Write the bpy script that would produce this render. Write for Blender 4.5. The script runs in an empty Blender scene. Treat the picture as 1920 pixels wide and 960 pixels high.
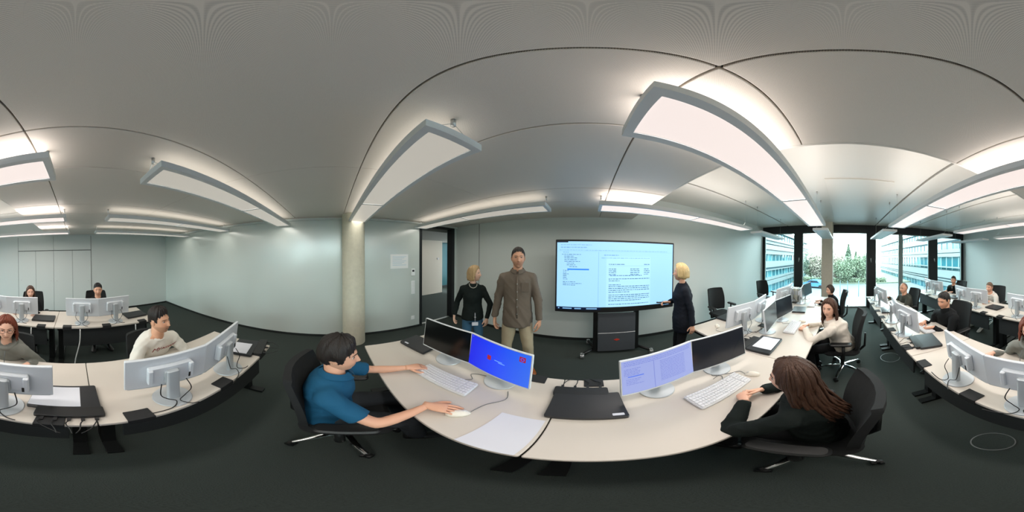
import bpy, math, random
import numpy as np
from mathutils import Vector, Matrix
random.seed(7); np.random.seed(7)
SC = bpy.context.scene
COL = SC.collection
PI = math.pi

# ------------------------------------------------------------------ camera, sky, light, exposure
cam_d = bpy.data.cameras.new('camera'); cam = bpy.data.objects.new('camera', cam_d); COL.objects.link(cam)
cam_d.type = 'PANO'
try: cam_d.panorama_type = 'EQUIRECTANGULAR'
except Exception: pass
try: cam_d.cycles.panorama_type = 'EQUIRECTANGULAR'
except Exception: pass
cam_d.clip_start = 0.02; cam_d.clip_end = 500
R_ = ((0.8950302551080794, -0.44575956145131257, -0.014807289282643969),
      (0.44589062749613734, 0.8950598300565817, 0.007031993329337094),
      (0.010118831566308096, -0.012896278293229839, 0.9998656386004653))
CAM_H = 1.75
cam.matrix_world = Matrix(((R_[0][0], R_[0][2], -R_[0][1], 0), (R_[1][0], R_[1][2], -R_[1][1], 0),
                           (R_[2][0], R_[2][2], -R_[2][1], CAM_H), (0, 0, 0, 1)))
SC.camera = cam

wd = bpy.data.worlds.new('overcast_sky'); SC.world = wd; wd.use_nodes = True
bg = wd.node_tree.nodes['Background']
bg.inputs['Color'].default_value = (0.88, 0.975, 1.0, 1); bg.inputs['Strength'].default_value = 7.8

SC.view_settings.view_transform = 'Standard'
SC.view_settings.look = 'None'
SC.view_settings.exposure = 1.22
SC.view_settings.gamma = 1.0
try: SC.view_settings.use_curve_mapping = False
except Exception: pass
LAMP_ON, LAMP_DIM, LAMP_UP = 0.375, 0.20, 0.4          # glow of the diffusers
DOWN_ON, UP_ON, DOWN_DIM, UP_DIM = 8.5, 3.5, 3.2, .8   # watts of the lamps' own lights
SC.cycles.max_bounces = 12
SC.cycles.diffuse_bounces = 8
SC.cycles.transparent_max_bounces = 16
SC.cycles.use_denoising = True
SC.cycles.caustics_reflective = False; SC.cycles.caustics_refractive = False
SC.cycles.sample_clamp_indirect = 6.0

# window portal: only tells the renderer where the sky's light comes in, gives no light itself
pl = bpy.data.lights.new('window_portal', 'AREA'); pl.shape = 'RECTANGLE'; pl.size = 8.1; pl.size_y = 2.7
pl.cycles.is_portal = True
po = bpy.data.objects.new('window_portal', pl); COL.objects.link(po)
po.location = (5.95, -1.03, 1.33); po.rotation_euler = (PI/2, 0, PI/2)   # faces -X

# ------------------------------------------------------------------ materials
def lin(c):
    if isinstance(c, str):
        c = c.lstrip('#'); c = [int(c[i:i+2], 16)/255 for i in (0, 2, 4)]
    return tuple((x/12.92 if x <= .04045 else ((x+.055)/1.055)**2.4) for x in c)

MATS = {}
def mat(name, col, rough=.5, metal=0., bump=0., scale=200., var=0., spec=.5, emit=None, estr=0., stretch=None, coat=0.):
    if name in MATS: return MATS[name]
    m = bpy.data.materials.new(name); m.use_nodes = True
    nt = m.node_tree; b = nt.nodes['Principled BSDF']
    c = lin(col)
    b.inputs['Base Color'].default_value = (*c, 1)
    b.inputs['Roughness'].default_value = rough
    b.inputs['Metallic'].default_value = metal
    b.inputs['Specular IOR Level'].default_value = spec
    if coat: b.inputs['Coat Weight'].default_value = coat
    if emit is not None:
        b.inputs['Emission Color'].default_value = (*lin(emit), 1); b.inputs['Emission Strength'].default_value = estr
    if bump or var:
        tc = nt.nodes.new('ShaderNodeTexCoord'); mp = nt.nodes.new('ShaderNodeMapping')
        nt.links.new(tc.outputs['Object'], mp.inputs['Vector'])
        if stretch: mp.inputs['Scale'].default_value = stretch
        n = nt.nodes.new('ShaderNodeTexNoise'); n.inputs['Scale'].default_value = scale; n.inputs['Detail'].default_value = 3
        nt.links.new(mp.outputs['Vector'], n.inputs['Vector'])
        if bump:
            bp = nt.nodes.new('ShaderNodeBump'); bp.inputs['Strength'].default_value = bump; bp.inputs['Distance'].default_value = .01
            nt.links.new(n.outputs['Fac'], bp.inputs['Height']); nt.links.new(bp.outputs['Normal'], b.inputs['Normal'])
        if var:
            mx = nt.nodes.new('ShaderNodeMix'); mx.data_type = 'RGBA'
            mx.inputs['A'].default_value = (*[x*(1-var) for x in c], 1); mx.inputs['B'].default_value = (*[min(1, x*(1+var)) for x in c], 1)
            nt.links.new(n.outputs['Fac'], mx.inputs['Factor']); nt.links.new(mx.outputs['Result'], b.inputs['Base Color'])
    MATS[name] = m
    return m

def glass_mat(name, tint, refl=.08):
    m = bpy.data.materials.new(name); m.use_nodes = True; nt = m.node_tree
    for n in list(nt.nodes):
        if n.type != 'OUTPUT_MATERIAL': nt.nodes.remove(n)
    out = [n for n in nt.nodes if n.type == 'OUTPUT_MATERIAL'][0]
    tr = nt.nodes.new('ShaderNodeBsdfTransparent'); tr.inputs['Color'].default_value = (*tint, 1)
    gl = nt.nodes.new('ShaderNodeBsdfGlossy'); gl.inputs['Roughness'].default_value = .02; gl.inputs['Color'].default_value = (.9, .97, 1, 1)
    fr = nt.nodes.new('ShaderNodeFresnel'); fr.inputs['IOR'].default_value = 1.35
    mx = nt.nodes.new('ShaderNodeMixShader')
    nt.links.new(fr.outputs['Fac'], mx.inputs['Fac']); nt.links.new(tr.outputs['BSDF'], mx.inputs[1]); nt.links.new(gl.outputs['BSDF'], mx.inputs[2])
    nt.links.new(mx.outputs['Shader'], out.inputs['Surface'])
    MATS[name] = m
    return m

M = {}
M['carpet'] = mat('carpet_charcoal', '#434a47', .95, bump=.6, scale=260, var=.35, spec=.1)
M['wall'] = mat('wall_satin_white', '#d8dfdc', .42, bump=.02, scale=30, spec=.35)
M['wall_gloss'] = mat('wall_gloss_glass_white', '#d2dad5', .22, bump=.06, scale=1.6, spec=.9)
for k_, v_ in (('Coat Weight', .8), ('Coat Roughness', .22), ('Coat IOR', 1.7)): M['wall_gloss'].node_tree.nodes['Principled BSDF'].inputs[k_].default_value = v_
M['wall_back'] = mat('wall_cupboard_white', '#d6dedc', .5, spec=.3)
M['joint'] = mat('joint_dark', '#6b7270', .7)
M['ceil'] = mat('ceiling_metal_panel', '#ece6de', .42, bump=.03, scale=900, spec=.4)
def perforate(m, pitch):
    nt = m.node_tree; b = nt.nodes['Principled BSDF']; c = b.inputs['Base Color'].default_value[:]
    tc = nt.nodes.new('ShaderNodeTexCoord'); sp = nt.nodes.new('ShaderNodeSeparateXYZ'); nt.links.new(tc.outputs['Object'], sp.inputs[0])
    def mth(op, a, v=None, lnk=None):
        n = nt.nodes.new('ShaderNodeMath'); n.operation = op; nt.links.new(a, n.inputs[0])
        if lnk is not None: nt.links.new(lnk, n.inputs[1])
        elif v is not None: n.inputs[1].default_value = v
        return n.outputs[0]
    sx = mth('SINE', mth('MULTIPLY', sp.outputs['X'], 2*PI/pitch)); sy = mth('SINE', mth('MULTIPLY', sp.outputs['Y'], 2*PI/pitch))
    hole = mth('GREATER_THAN', mth('MULTIPLY', sx, lnk=sy), .35)
    mx = nt.nodes.new('ShaderNodeMix'); mx.data_type = 'RGBA'; mx.inputs['A'].default_value = c; mx.inputs['B'].default_value = (c[0]*.62, c[1]*.62, c[2]*.62, 1)
    nt.links.new(hole, mx.inputs['Factor']); nt.links.new(mx.outputs['Result'], b.inputs['Base Color'])
perforate(M['ceil'], .0042)
M['ceil_hi'] = mat('ceiling_sail_panel', '#dedbd4', .38, spec=.45)
M['void'] = mat('ceiling_gap_dark', '#1c1c1c', .9)
M['skirt'] = mat('skirting_black', '#1d2120', .6)
M['frame'] = mat('window_frame_anthracite', '#26292b', .45, metal=.3)
M['gasket'] = mat('window_gasket_grey', '#8a9a98', .5)
M['glass'] = glass_mat('window_glass', (.90, .985, .98))
M['concrete'] = mat('concrete_column', '#d6d1bd', .75, bump=.12, scale=18, var=.12)
M['concrete2'] = mat('concrete_pillar_square', '#d3c8b8', .75, bump=.1, scale=18, var=.08)
M['alu'] = mat('brushed_aluminium', '#c9cccc', .35, metal=.8)
M['chrome'] = mat('chrome', '#e4e6e6', .12, metal=1.)
M['lamp_body'] = mat('lamp_housing_silver', '#e2e6e8', .45)
M['desk'] = mat('desk_top_white', '#cbc4ba', .38, bump=.02, scale=60, spec=.4)
M['desk_edge'] = mat('desk_edge_white', '#e3ddd3', .5)
M['black_steel'] = mat('desk_leg_black_steel', '#191b1b', .45, metal=.3)
M['dark_panel'] = mat('modesty_panel_dark', '#26292a', .6)
M['black'] = mat('black_plastic', '#141515', .45)
M['black_matte'] = mat('black_plastic_matte', '#1b1c1d', .7)
M['laptop'] = mat('laptop_charcoal', '#1f2124', .38, spec=.5)
M['mesh'] = mat('chair_fabric_black', '#17191a', .85, bump=.5, scale=700)
M['mon'] = mat('monitor_shell_white', '#d5dadf', .42, spec=.4)
M['mon_front'] = mat('monitor_bezel_silver', '#cfd3d4', .35)
M['mon_stand'] = mat('monitor_stand_silver', '#b7bdc1', .35, metal=.15)
M['scr_off'] = mat('screen_off', '#0b0d0e', .16, spec=.5)
M['scr_off2'] = mat('screen_off_satin', '#20242c', .22, spec=.5)
M['paper'] = mat('paper_white', '#d3d5dd', .7)
M['keys'] = mat('key_caps_light_grey', '#e2e2e4', .5)
M['kb'] = mat('keyboard_shell_light', '#d2d3d5', .5)
M['mouse'] = mat('mouse_ivory', '#e4dfd2', .4)
M['cable'] = mat('cable_black', '#0f1011', .5)
M['cable_grey'] = mat('cable_grey', '#5b5f60', .5)
M['cable_white'] = mat('cable_white', '#d5d6d4', .5)

def emis(name, col, s):
    if name in MATS: return MATS[name]
    m = bpy.data.materials.new(name); m.use_nodes = True; nt = m.node_tree
    b = nt.nodes['Principled BSDF']; b.inputs['Base Color'].default_value = (*[x*.3 for x in lin(col)], 1)
    b.inputs['Roughness'].default_value = .4
    b.inputs['Emission Color'].default_value = (*lin(col), 1); b.inputs['Emission Strength'].default_value = s
    MATS[name] = m; return m
M['lamp_on'] = emis('lamp_diffuser_lit', '#fff0ea', LAMP_ON)
M['lamp_dim'] = emis('lamp_diffuser_dimmed', '#f6efe2', LAMP_DIM)
M['lamp_up_on'] = emis('lamp_uplight_lit', '#ffe9db', LAMP_UP)
M['lamp_up_dim'] = emis('lamp_uplight_dimmed', '#f3e8d8', .04)
M['lamp_off'] = mat('lamp_diffuser_unlit', '#c3d0d2', .4)

# ------------------------------------------------------------------ mesh helpers
class MB:
    def __init__(self): self.v = []; self.f = []; self.mi = []
    def add(self, V, F, mi=0, T=None):
        o = len(self.v)
        if T is not None: V = [tuple(T @ Vector(p)) for p in V]
        self.v += [tuple(p) for p in V]
        self.f += [tuple(i+o for i in q) for q in F]
        self.mi += [mi]*len(F)
        return self
    def box(self, c, s, T=None, mi=0):
        x, y, z = c; a, b, d = s[0]/2, s[1]/2, s[2]/2
        V = [(x+i*a, y+j*b, z+k*d) for k in (-1, 1) for j in (-1, 1) for i in (-1, 1)]
        F = [(0, 2, 3, 1), (4, 5, 7, 6), (0, 1, 5, 4), (2, 6, 7, 3), (0, 4, 6, 2), (1, 3, 7, 5)]
        return self.add(V, F, mi, T)
    def bx(self, x0, x1, y0, y1, z0, z1, mi=0, T=None):
        return self.box(((x0+x1)/2, (y0+y1)/2, (z0+z1)/2), (abs(x1-x0), abs(y1-y0), abs(z1-z0)), T, mi)
    def slab(self, c, s, r=.02, ch=.003, n=4, T=None, mi=0):
        """rounded rectangle in xy, extruded along z with small chamfers"""
        x, y, z = c; w, d, h = s[0]/2, s[1]/2, s[2]/2; r = min(r, w*.99, d*.99); ch = min(ch, h*.9, r*.9)
        def ring(off, zz):
            P = []
            for (sx, sy, a0) in ((1, 1, 0), (-1, 1, 90), (-1, -1, 180), (1, -1, 270)):
                for k in range(n+1):
                    a = math.radians(a0+90*k/n)
                    P.append((x+sx*(w-r)+(r-off)*math.cos(a), y+sy*(d-r)+(r-off)*math.sin(a), zz))
            return P
        rings = [ring(ch, z-h), ring(0, z-h+ch), ring(0, z+h-ch), ring(ch, z+h)]
        N = len(rings[0]); V = sum(rings, []); F = []
        for k in range(3):
            for i in range(N):
                j = (i+1) % N; F.append((k*N+i, k*N+j, (k+1)*N+j, (k+1)*N+i))
        F.append(tuple(range(N-1, -1, -1))); F.append(tuple(range(3*N, 4*N)))
        return self.add(V, F, mi, T)
    def tube(self, path, r, n=8, T=None, mi=0, flat=1., up=None, caps=True):
        P = [Vector(p) for p in path]; m = len(P)
        R = list(r) if hasattr(r, '__len__') else [r]*m
        V = []; F = []; u = None
        for i in range(m):
            t = (P[min(i+1, m-1)]-P[max(i-1, 0)])
            t = t.normalized() if t.length > 1e-9 else Vector((0, 0, 1))
            if u is None:
                u = Vector(up) if up else (Vector((0, 0, 1)) if abs(t.z) < .9 else Vector((1, 0, 0)))
            u = u - t*u.dot(t)
            u = u.normalized() if u.length > 1e-6 else t.orthogonal().normalized()
            w = t.cross(u)
            for k in range(n):
                a = 2*PI*k/n
                V.append(P[i]+u*(R[i]*flat*math.sin(a))+w*(R[i]*math.cos(a)))
        for i in range(m-1):
            for k in range(n):
                l = (k+1) % n; F.append((i*n+k, i*n+l, (i+1)*n+l, (i+1)*n+k))
        if caps:
            F.append(tuple(range(n-1, -1, -1))); F.append(tuple(range((m-1)*n, m*n)))
        return self.add(V, F, mi, T)
    def lathe(self, prof, n=24, c=(0, 0, 0), T=None, mi=0, ring=False):
        if ring: prof = list(prof)+[prof[0]]
        V = []; F = []; m = len(prof)
        for (r, z) in prof:
            for k in range(n):
                a = 2*PI*k/n; V.append((c[0]+r*math.cos(a), c[1]+r*math.sin(a), c[2]+z))
        for i in range(m-1):
            for k in range(n):
                l = (k+1) % n; F.append((i*n+k, i*n+l, (i+1)*n+l, (i+1)*n+k))
        if not ring: F.append(tuple(range(n-1, -1, -1))); F.append(tuple(range((m-1)*n, m*n)))
        return self.add(V, F, mi, T)
    def loft(self, rings, T=None, mi=0, caps=True):
        n = len(rings[0]); V = [p for r in rings for p in r]; F = []
        for i in range(len(rings)-1):
            for k in range(n):
                l = (k+1) % n; F.append((i*n+k, i*n+l, (i+1)*n+l, (i+1)*n+k))
        if caps:
            F.append(tuple(range(n-1, -1, -1))); F.append(tuple(range((len(rings)-1)*n, len(rings)*n)))
        return self.add(V, F, mi, T)
    def ball(self, c, r, n=10, m=7, T=None, mi=0):
        rx, ry, rz = (r if hasattr(r, '__len__') else (r, r, r))
        V = [(c[0], c[1], c[2]-rz)]; F = []
        for i in range(1, m):
            e = -PI/2+PI*i/m
            for k in range(n):
                a = 2*PI*k/n; V.append((c[0]+rx*math.cos(e)*math.cos(a), c[1]+ry*math.cos(e)*math.sin(a), c[2]+rz*math.sin(e)))
        V.append((c[0], c[1], c[2]+rz))
        for k in range(n):
            F.append((0, 1+(k+1) % n, 1+k)); F.append((len(V)-1, 1+(m-2)*n+k, 1+(m-2)*n+(k+1) % n))
        for i in range(m-2):
            for k in range(n):
                l = (k+1) % n; F.append((1+i*n+k, 1+i*n+l, 1+(i+1)*n+l, 1+(i+1)*n+k))
        return self.add(V, F, mi, T)
    def mesh(self, name, mats, smooth=False):
        me = bpy.data.meshes.new(name); me.from_pydata(self.v, [], self.f)
        mats = mats if isinstance(mats, (list, tuple)) else [mats]
        for m in mats: me.materials.append(m)
        if len(mats) > 1: me.polygons.foreach_set('material_index', self.mi)
        if smooth is True: me.polygons.foreach_set('use_smooth', [True]*len(me.polygons))
        me.update()
        if smooth == 'auto':
            me.polygons.foreach_set('use_smooth', [True]*len(me.polygons))
            try: me.set_sharp_from_angle(angle=math.radians(38))
            except Exception: pass
        return me
    def build(self, name, mats, parent=None, smooth=False, loc=None, rot=None):
        o = bpy.data.objects.new(name, self.mesh(name, mats, smooth)); COL.objects.link(o)
        if parent is not None: o.parent = parent
        if loc is not None: o.location = loc
        if rot is not None: o.rotation_euler = rot
        return o

def curve(pts, sub=5):
    P = [Vector(p) for p in pts]; out = []
    for i in range(len(P)-1):
        a, b, c, d = P[max(i-1, 0)], P[i], P[i+1], P[min(i+2, len(P)-1)]
        for k in range(sub):
            t = k/sub
            out.append(.5*((2*b)+(c-a)*t+(2*a-5*b+4*c-d)*t*t+(3*b-a-3*c+d)*t**3))
    return out+[P[-1]]
def tag(o, label=None, cat=None, group=None, kind=None):
    if label: o['label'] = label
    if cat: o['category'] = cat
    if group: o['group'] = group
    if kind: o['kind'] = kind
    return o
def thing(name, label, cat, loc=(0, 0, 0), rz=0, group=None):
    o = bpy.data.objects.new(name, None); COL.objects.link(o); o.empty_display_size = .1
    o.location = loc; o.rotation_euler = (0, 0, math.radians(rz))
    return tag(o, label, cat, group)
def kids(o): return [c for c in bpy.data.objects if c.parent == o]
def copy_tree(o, parent=None):
    c = o.copy(); COL.objects.link(c); c.parent = parent
    for ch in CH.get(o.name, []): copy_tree(ch, c)
    return c
CH = {}
def remember(root):
    CH.clear()
    for x in bpy.data.objects:
        if x.parent is not None: CH.setdefault(x.parent.name, []).append(x)
def struct(name, mb, m, parent=None, smooth=False):
    o = mb.build(name, m, parent, smooth)
    if parent is None: o['kind'] = 'structure'
    return o
def rotz(a): return Matrix.Rotation(math.radians(a), 4, 'Z')
def trs(loc, rz=0, rx=0): return Matrix.Translation(loc) @ rotz(rz) @ Matrix.Rotation(math.radians(rx), 4, 'X')

# ------------------------------------------------------------------ the room
XL, XR, YF, YB, ZC, ZH = -3.15, 5.65, 3.03, -5.10, 2.46, 2.93
DY0, DY1, DZ = 1.92, 2.90, 2.42            # doorway in the left wall
struct('floor', MB().bx(XL-.1, XR+.12, YB-.12, YF+.12, -.12, 0), M['carpet'])
struct('wall_screen', MB().bx(XL-.15, XR+.2, YF, YF+.15, 0, 3.05), M['wall'])
struct('baseboard_screen', MB().bx(XL, XR, YF-.012, YF, 0, .06), M['skirt'])
struct('trim_1', MB().bx(-2.375, -2.363, YF-.004, YF, .06, ZC), M['joint'])
wl = MB().bx(XL-.15, XL, YB, DY0, 0, 2.6).bx(XL-.15, XL, DY1, YF, 0, 2.6).bx(XL-.15, XL, DY0, DY1, DZ, 2.6)
struct('wall_corridor', wl, M['wall_gloss'])
struct('baseboard_corridor', MB().bx(XL, XL+.012, YB, DY0-.03, 0, .05), M['skirt'])
struct('wall_back', MB().bx(XL-.15, XR+.2, YB-.15, YB, 0, 3.05), M['wall_back'])
# cupboard doors of the back wall
cup = thing('wall_cupboard', 'pale built-in wall cupboard with tall doors behind the back row', 'cupboard', (0, YB, 0))
cx = [-.49, .09, .68, 1.26, 1.85]
for i in range(4):
    dd = MB().slab((0, 0, 0), (cx[i+1]-cx[i]-.008, .02, 1.93), .004, .002, 1).build('cupboard_door', M['wall_back'], cup, False, ((cx[i]+cx[i+1])/2, .011, .99))
    MB().lathe([(.0, -.004), (.012, -.004), (.012, .004), (0, .006)], 12, T=Matrix.Rotation(-PI/2, 4, 'X')).build('lock', M['alu'], dd, True, ((.2 if i % 2 else -.2), .013, .02))
for a, b in ((0, 2), (2, 4)):
    MB().slab((0, 0, 0), (cx[b]-cx[a]-.008, .02, .44), .004, .002, 1).build('upper_panel', M['wall_back'], cup, False, ((cx[a]+cx[b])/2, .011, 2.20))
for x in (-.495, 1.856): MB().box((x, .004, 1.21), (.010, .012, 2.42)).build('shadow_joint', M['joint'], cup)
MB().box(((cx[0]+cx[4])/2, .002, 1.21), (cx[4]-cx[0], .004, 2.42)).build('carcass', M['joint'], cup)
struct('baseboard_back', MB().bx(XL, XR, YB, YB+.012, 0, .05), M['skirt'])

# low ceiling of separate metal panels with open joints
ce = struct('ceiling', MB().bx(XL, .84, YB, YF, ZC+.04, ZC+.10), M['void'])
LY = [1.86, .45, -.92, -2.33, -3.73]
ys = [YF]
for c in LY: ys += [c+.23, c-.23]
ys.append(YB)
xs = [XL+.03, -1.205, .212, .83]
for i in range(len(xs)-1):
    for j in range(len(ys)-1):
        g = .004
        gx0 = g if i != 2 else .007
        MB().slab(((xs[i]+xs[i+1])/2, (ys[j]+ys[j+1])/2, ZC+.02), (xs[i+1]-xs[i]-(.003 if i < 2 else .014), ys[j]-ys[j+1]-.007, .04), .003, .0025, 1).build('ceiling_panel', M['ceil'], ce)
struct('trim_2', MB().bx(XL, XL+.03, YB, YF, ZC-.012, ZC+.02), M['ceil'])
struct('trim_3', MB().bx(XL, XL+.05, YB, YF, ZC-.05, ZC-.015), M['wall'])
# step up to the high ceiling with long sails and dark slots
struct('trim_4', MB().bx(.823, .84, YB, YF, ZC, ZH+.1), M['ceil_hi'])
ch_ = struct('ceiling_window', MB().bx(.84, XR+.2, YB, YF, ZH+.05, ZH+.12), M['void'])
sl = [YF, 2.01, .72, -1.12, -2.51, -3.88, YB]
for j in range(6):
    y0, y1 = sl[j]-.02, sl[j+1]+.02
    if j == 0: y0 = YF
    if j == 5: y1 = YB
    MB().slab(((.84+5.62)/2, (y0+y1)/2, ZH+.025), (5.62-.84, y0-y1, .05), .004, .003, 1).build('ceiling_sail', M['ceil_hi'], ch_)
MB().slab(((2.2+5.5)/2, -.22, ZH-.008), (3.3, .98, .016), .004, .003, 1).build('ceiling_sail', M['ceil_hi'], ch_)

# window wall
WX = XR
mull = [(3.03, 2.96), (1.74, 1.46), (-.83, -1.12), (-3.28, -3.66), (-5.0, -5.10)]
fr_ = struct('trim_5', MB().bx(WX-.02, WX+.12, YB, YF, 2.66, 3.0), M['frame'])
struct('trim_6', MB().bx(WX-.01, WX+.12, YB, YF, 0, .012), M['alu'])
k = 7
for a, b in mull:
    struct('trim_%d' % k, MB().bx(WX-.03, WX+.12, b, a, 0, 2.93), M['frame']); k += 1
for (a, b, yy) in ((1.74, 1.46, 1.56), (-.83, -1.12, -.96), (-3.28, -3.66, -3.5)):
    h = MB().box((0, 0, 0), (.02, .025, .09)).tube([(-.015, 0, .02), (-.045, 0, .02), (-.045, 0, -.10)], .008, 8)
    o = h.build('window_handle', M['alu'], None, False, (WX-.04, yy, 1.72)); tag(o, {1.56: 'small metal handle on the dark window post beside the woman by the pillar', -.96: 'small metal handle on the dark window post nearest the square pillar', -3.5: 'small metal handle on the dark post behind the back row'}[yy], 'handle')
ywin = [(2.96, 1.74), (1.46, -.83), (-1.12, -2.03), (-2.13, -3.28), (-3.66, -5.0)]
for i, (a, b) in enumerate(ywin):
    f = MB()
    for y in (a-.015, b+.015): f.bx(WX+.0, WX+.06, y-.015, y+.015, .012, 2.66)
    f.bx(WX, WX+.06, b, a, 2.63, 2.66).bx(WX, WX+.06, b, a, .012, .04)
    w = struct('window_%d' % (i+1), f, M['gasket'])
    MB().bx(WX+.025, WX+.035, b+.03, a-.03, .04, 2.63).build('pane', M['glass'], w)
struct('trim_%d' % k, MB().bx(WX-.0, WX+.1, -2.13, -2.03, 0, 2.66), M['gasket']); k += 1
# pillars
pc = MB().lathe([(.205, 0), (.205, ZC)], 40)
o = pc.build('concrete_column', M['concrete'], None, 'auto', (-2.93, .40, 0)); tag(o, 'round raw concrete column standing by the glossy grey wall', 'column')
o = MB().slab((0, 0, ZH/2), (.40, .36, ZH), .02, .004, 3).build('concrete_pillar', M['concrete2'], None, False, (5.36, .52, 0)); tag(o, 'square concrete pillar in front of the tall windows', 'pillar')

# doorway and corridor
fd = MB().bx(XL-.16, XL+.02, DY0-.03, DY0+.03, 0, DZ+.03).bx(XL-.16, XL+.02, DY1-.05, DY1+.05, 0, DZ+.03).bx(XL-.16, XL+.02, DY0, DY1, DZ-.04, DZ+.03)
struct('door_1', fd, M['frame'])
struct('trim_%d' % k, MB().bx(XL-.12, XL-.06, DY0+.03, DY1-.05, 0, .008), M['alu']); k += 1
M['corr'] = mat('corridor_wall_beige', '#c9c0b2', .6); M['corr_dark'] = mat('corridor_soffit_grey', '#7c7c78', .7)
M['corr_glass'] = mat('corridor_glass_teal', '#3f6a72', .15, spec=.6)
struct('floor_corridor', MB().bx(-9, XL-.1, .5, 8, -.12, -.001), M['carpet'])
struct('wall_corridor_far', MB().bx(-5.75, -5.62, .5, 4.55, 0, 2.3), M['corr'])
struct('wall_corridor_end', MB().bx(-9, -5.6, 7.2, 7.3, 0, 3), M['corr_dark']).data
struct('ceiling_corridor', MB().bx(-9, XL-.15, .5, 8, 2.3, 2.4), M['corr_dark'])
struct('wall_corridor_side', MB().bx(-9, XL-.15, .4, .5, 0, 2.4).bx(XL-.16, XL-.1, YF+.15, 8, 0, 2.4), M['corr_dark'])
gw = MB().bx(-6.55, -6.5, 4.9, 4.98, 0, 2.3).bx(-6.55, -6.5, 6.0, 6.08, 0, 2.3).bx(-6.55, -6.5, 4.9, 6.08, 0, .08)
w = struct('door_2', gw, M['frame']); MB().bx(-6.54, -6.52, 4.98, 6.0, .08, 2.3).build('pane', M['corr_glass'], w)
o = MB().slab((0, 0, 0), (.07, .07, .03), .01, .003, 3, T=Matrix.Rotation(PI/2, 4, 'Y')).build('wall_switch', M['paper'], None, False, (-5.61, 4.30, 1.52)); tag(o, 'small white switch on the corridor wall beyond the doorway', 'switch')
cl = bpy.data.lights.new('corridor_downlight', 'AREA'); cl.energy = 2; cl.size = .5; cl.color = (1, .94, .85)
clo = bpy.data.objects.new('corridor_downlight', cl); COL.objects.link(clo); clo.location = (-4.7, 3.6, 2.28)
# wall fittings beside the door
M['fitting'] = mat('fitting_white', '#f2f4f4', .5)
def on_left(name, y, z, w, h, label, cat, m, t=.012):
    r = thing(name, label, cat, (XL, y, z)); r.rotation_euler = (0, 0, 0)
    MB().bx(0, t, -w/2, w/2, -h/2, h/2).build('plate', m, r); return r
r = on_left('notice_sheet', 1.40, 1.58, .41, .30, 'white notice sheet with faint blue lines on the wall beside the doorway', 'notice', M['fitting'], .003)
M['faint_blue'] = mat('print_faint_blue', '#bcd6e6', .7)
for i in range(7): MB().bx(.003, .0035, -.16, .16-.05*(i % 3), .10-.03*i-.004, .10-.03*i+.004).build('print_line', M['faint_blue'], r)
r = on_left('room_controller', 1.725, 1.335, .085, .15, 'white room controller with a small dark display beside the doorway', 'controller', M['fitting'], .018)
MB().bx(.018, .019, -.025, .025, .01, .05).build('display', M['black'], r)
r = on_left('switch_panel', 1.725, .99, .085, .30, 'tall stack of white light switches beside the doorway', 'switch', M['fitting'], .01)
for i in range(4): MB().bx(.01, .016, -.034, .034, -.14+.072*i, -.14+.072*i+.064).build('rocker', M['fitting'], r)
r = on_left('wall_socket', 1.72, .26, .085, .085, 'white power socket low on the wall beside the doorway', 'socket', M['fitting'], .01)
MB().lathe([(.028, 0), (.028, .004), (.02, .004), (.02, 0)], 16, ring=True, T=Matrix.Translation((.01, 0, 0)) @ Matrix.Rotation(PI/2, 4, 'Y')).build('socket_cup', M['fitting'], r)
# ------------------------------------------------------------------ outside: courtyard, wings, trees
M['asph'] = mat('courtyard_paving_pale', '#4f5c63', .9, var=.15, scale=3)
M['lawn'] = mat('verge_grass', '#565e52', .95, var=.3, scale=6)
M['slabw'] = mat('facade_white_band', '#525e60', .6)
M['fglass'] = mat('facade_glass_teal', '#1e5460', .12, spec=.7, metal=.2)
M['fglass2'] = mat('facade_glass_pale', '#39727c', .15, spec=.7, metal=.2)
M['fdark'] = mat('facade_shadow_gap', '#33505a', .6)
M['fmull'] = mat('facade_mullion', '#6a8a8f', .5)
M['trunk'] = mat('bark_grey_brown', '#6c6256', .9)
M['leaf1'] = mat('foliage_green', '#5d6b57', .8, var=.4, scale=.8)
M['leaf2'] = mat('foliage_bare_brown', '#7a756a', .85, var=.3, scale=.8)
M['leaf3'] = mat('foliage_conifer', '#4d5d4d', .85, var=.4, scale=.8)
GZ = -3.5
struct('ground_courtyard', MB().bx(XR+.3, 160, -70, 80, GZ-.3, GZ), M['asph'])
struct('ground_verge', MB().bx(33, 150, -40, 60, GZ, GZ+.25), M['lawn'])
def wing(name, label, Y, sgn, x0, x1, zs, door):
    r = thing(name, label, 'building', (0, Y, GZ))
    body = MB().bx(x0, x1, sgn*.6, sgn*12, 0, zs[-1][1]-GZ); body.build('core', M['fdark'], r)
    for (z0, z1, kind) in zs:
        a, b = z0-GZ, z1-GZ
        if kind == 'w': MB().bx(x0, x1+.2, 0, sgn*1.0, a, b).build('parapet_band', M['slabw'], r)
        elif kind == 'd': MB().bx(x0, x1, sgn*.35, sgn*1.0, a, b).build('shadow_gap', M['fdark'], r)
        elif kind == 'l': MB().bx(x0, x1+.3, -sgn*.25, sgn*.3, a, b).build('sunshade_fin', M['slabw'], r)
        else:
            n = int((x1-x0)/1.4)
            g = MB(); mu = MB()
            for i in range(n):
                xa = x0+(x1-x0)*i/n
                if i < 30: MB().bx(xa+.05, xa+(x1-x0)/n-.05, sgn*.5, sgn*.6, a, b).build('pane', M['fglass'] if (i*7) % 5 else M['fglass2'], r)
                mu.bx(xa-.06, xa+.06, sgn*.40, sgn*.62, a, b)
            mu.build('mullion_row', M['fmull'], r)['kind'] = 'stuff'
            if n > 30: MB().bx(x0+(x1-x0)*30/n, x1, sgn*.5, sgn*.6, a, b).build('far_glazing', M['fglass'], r)
    return r
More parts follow.
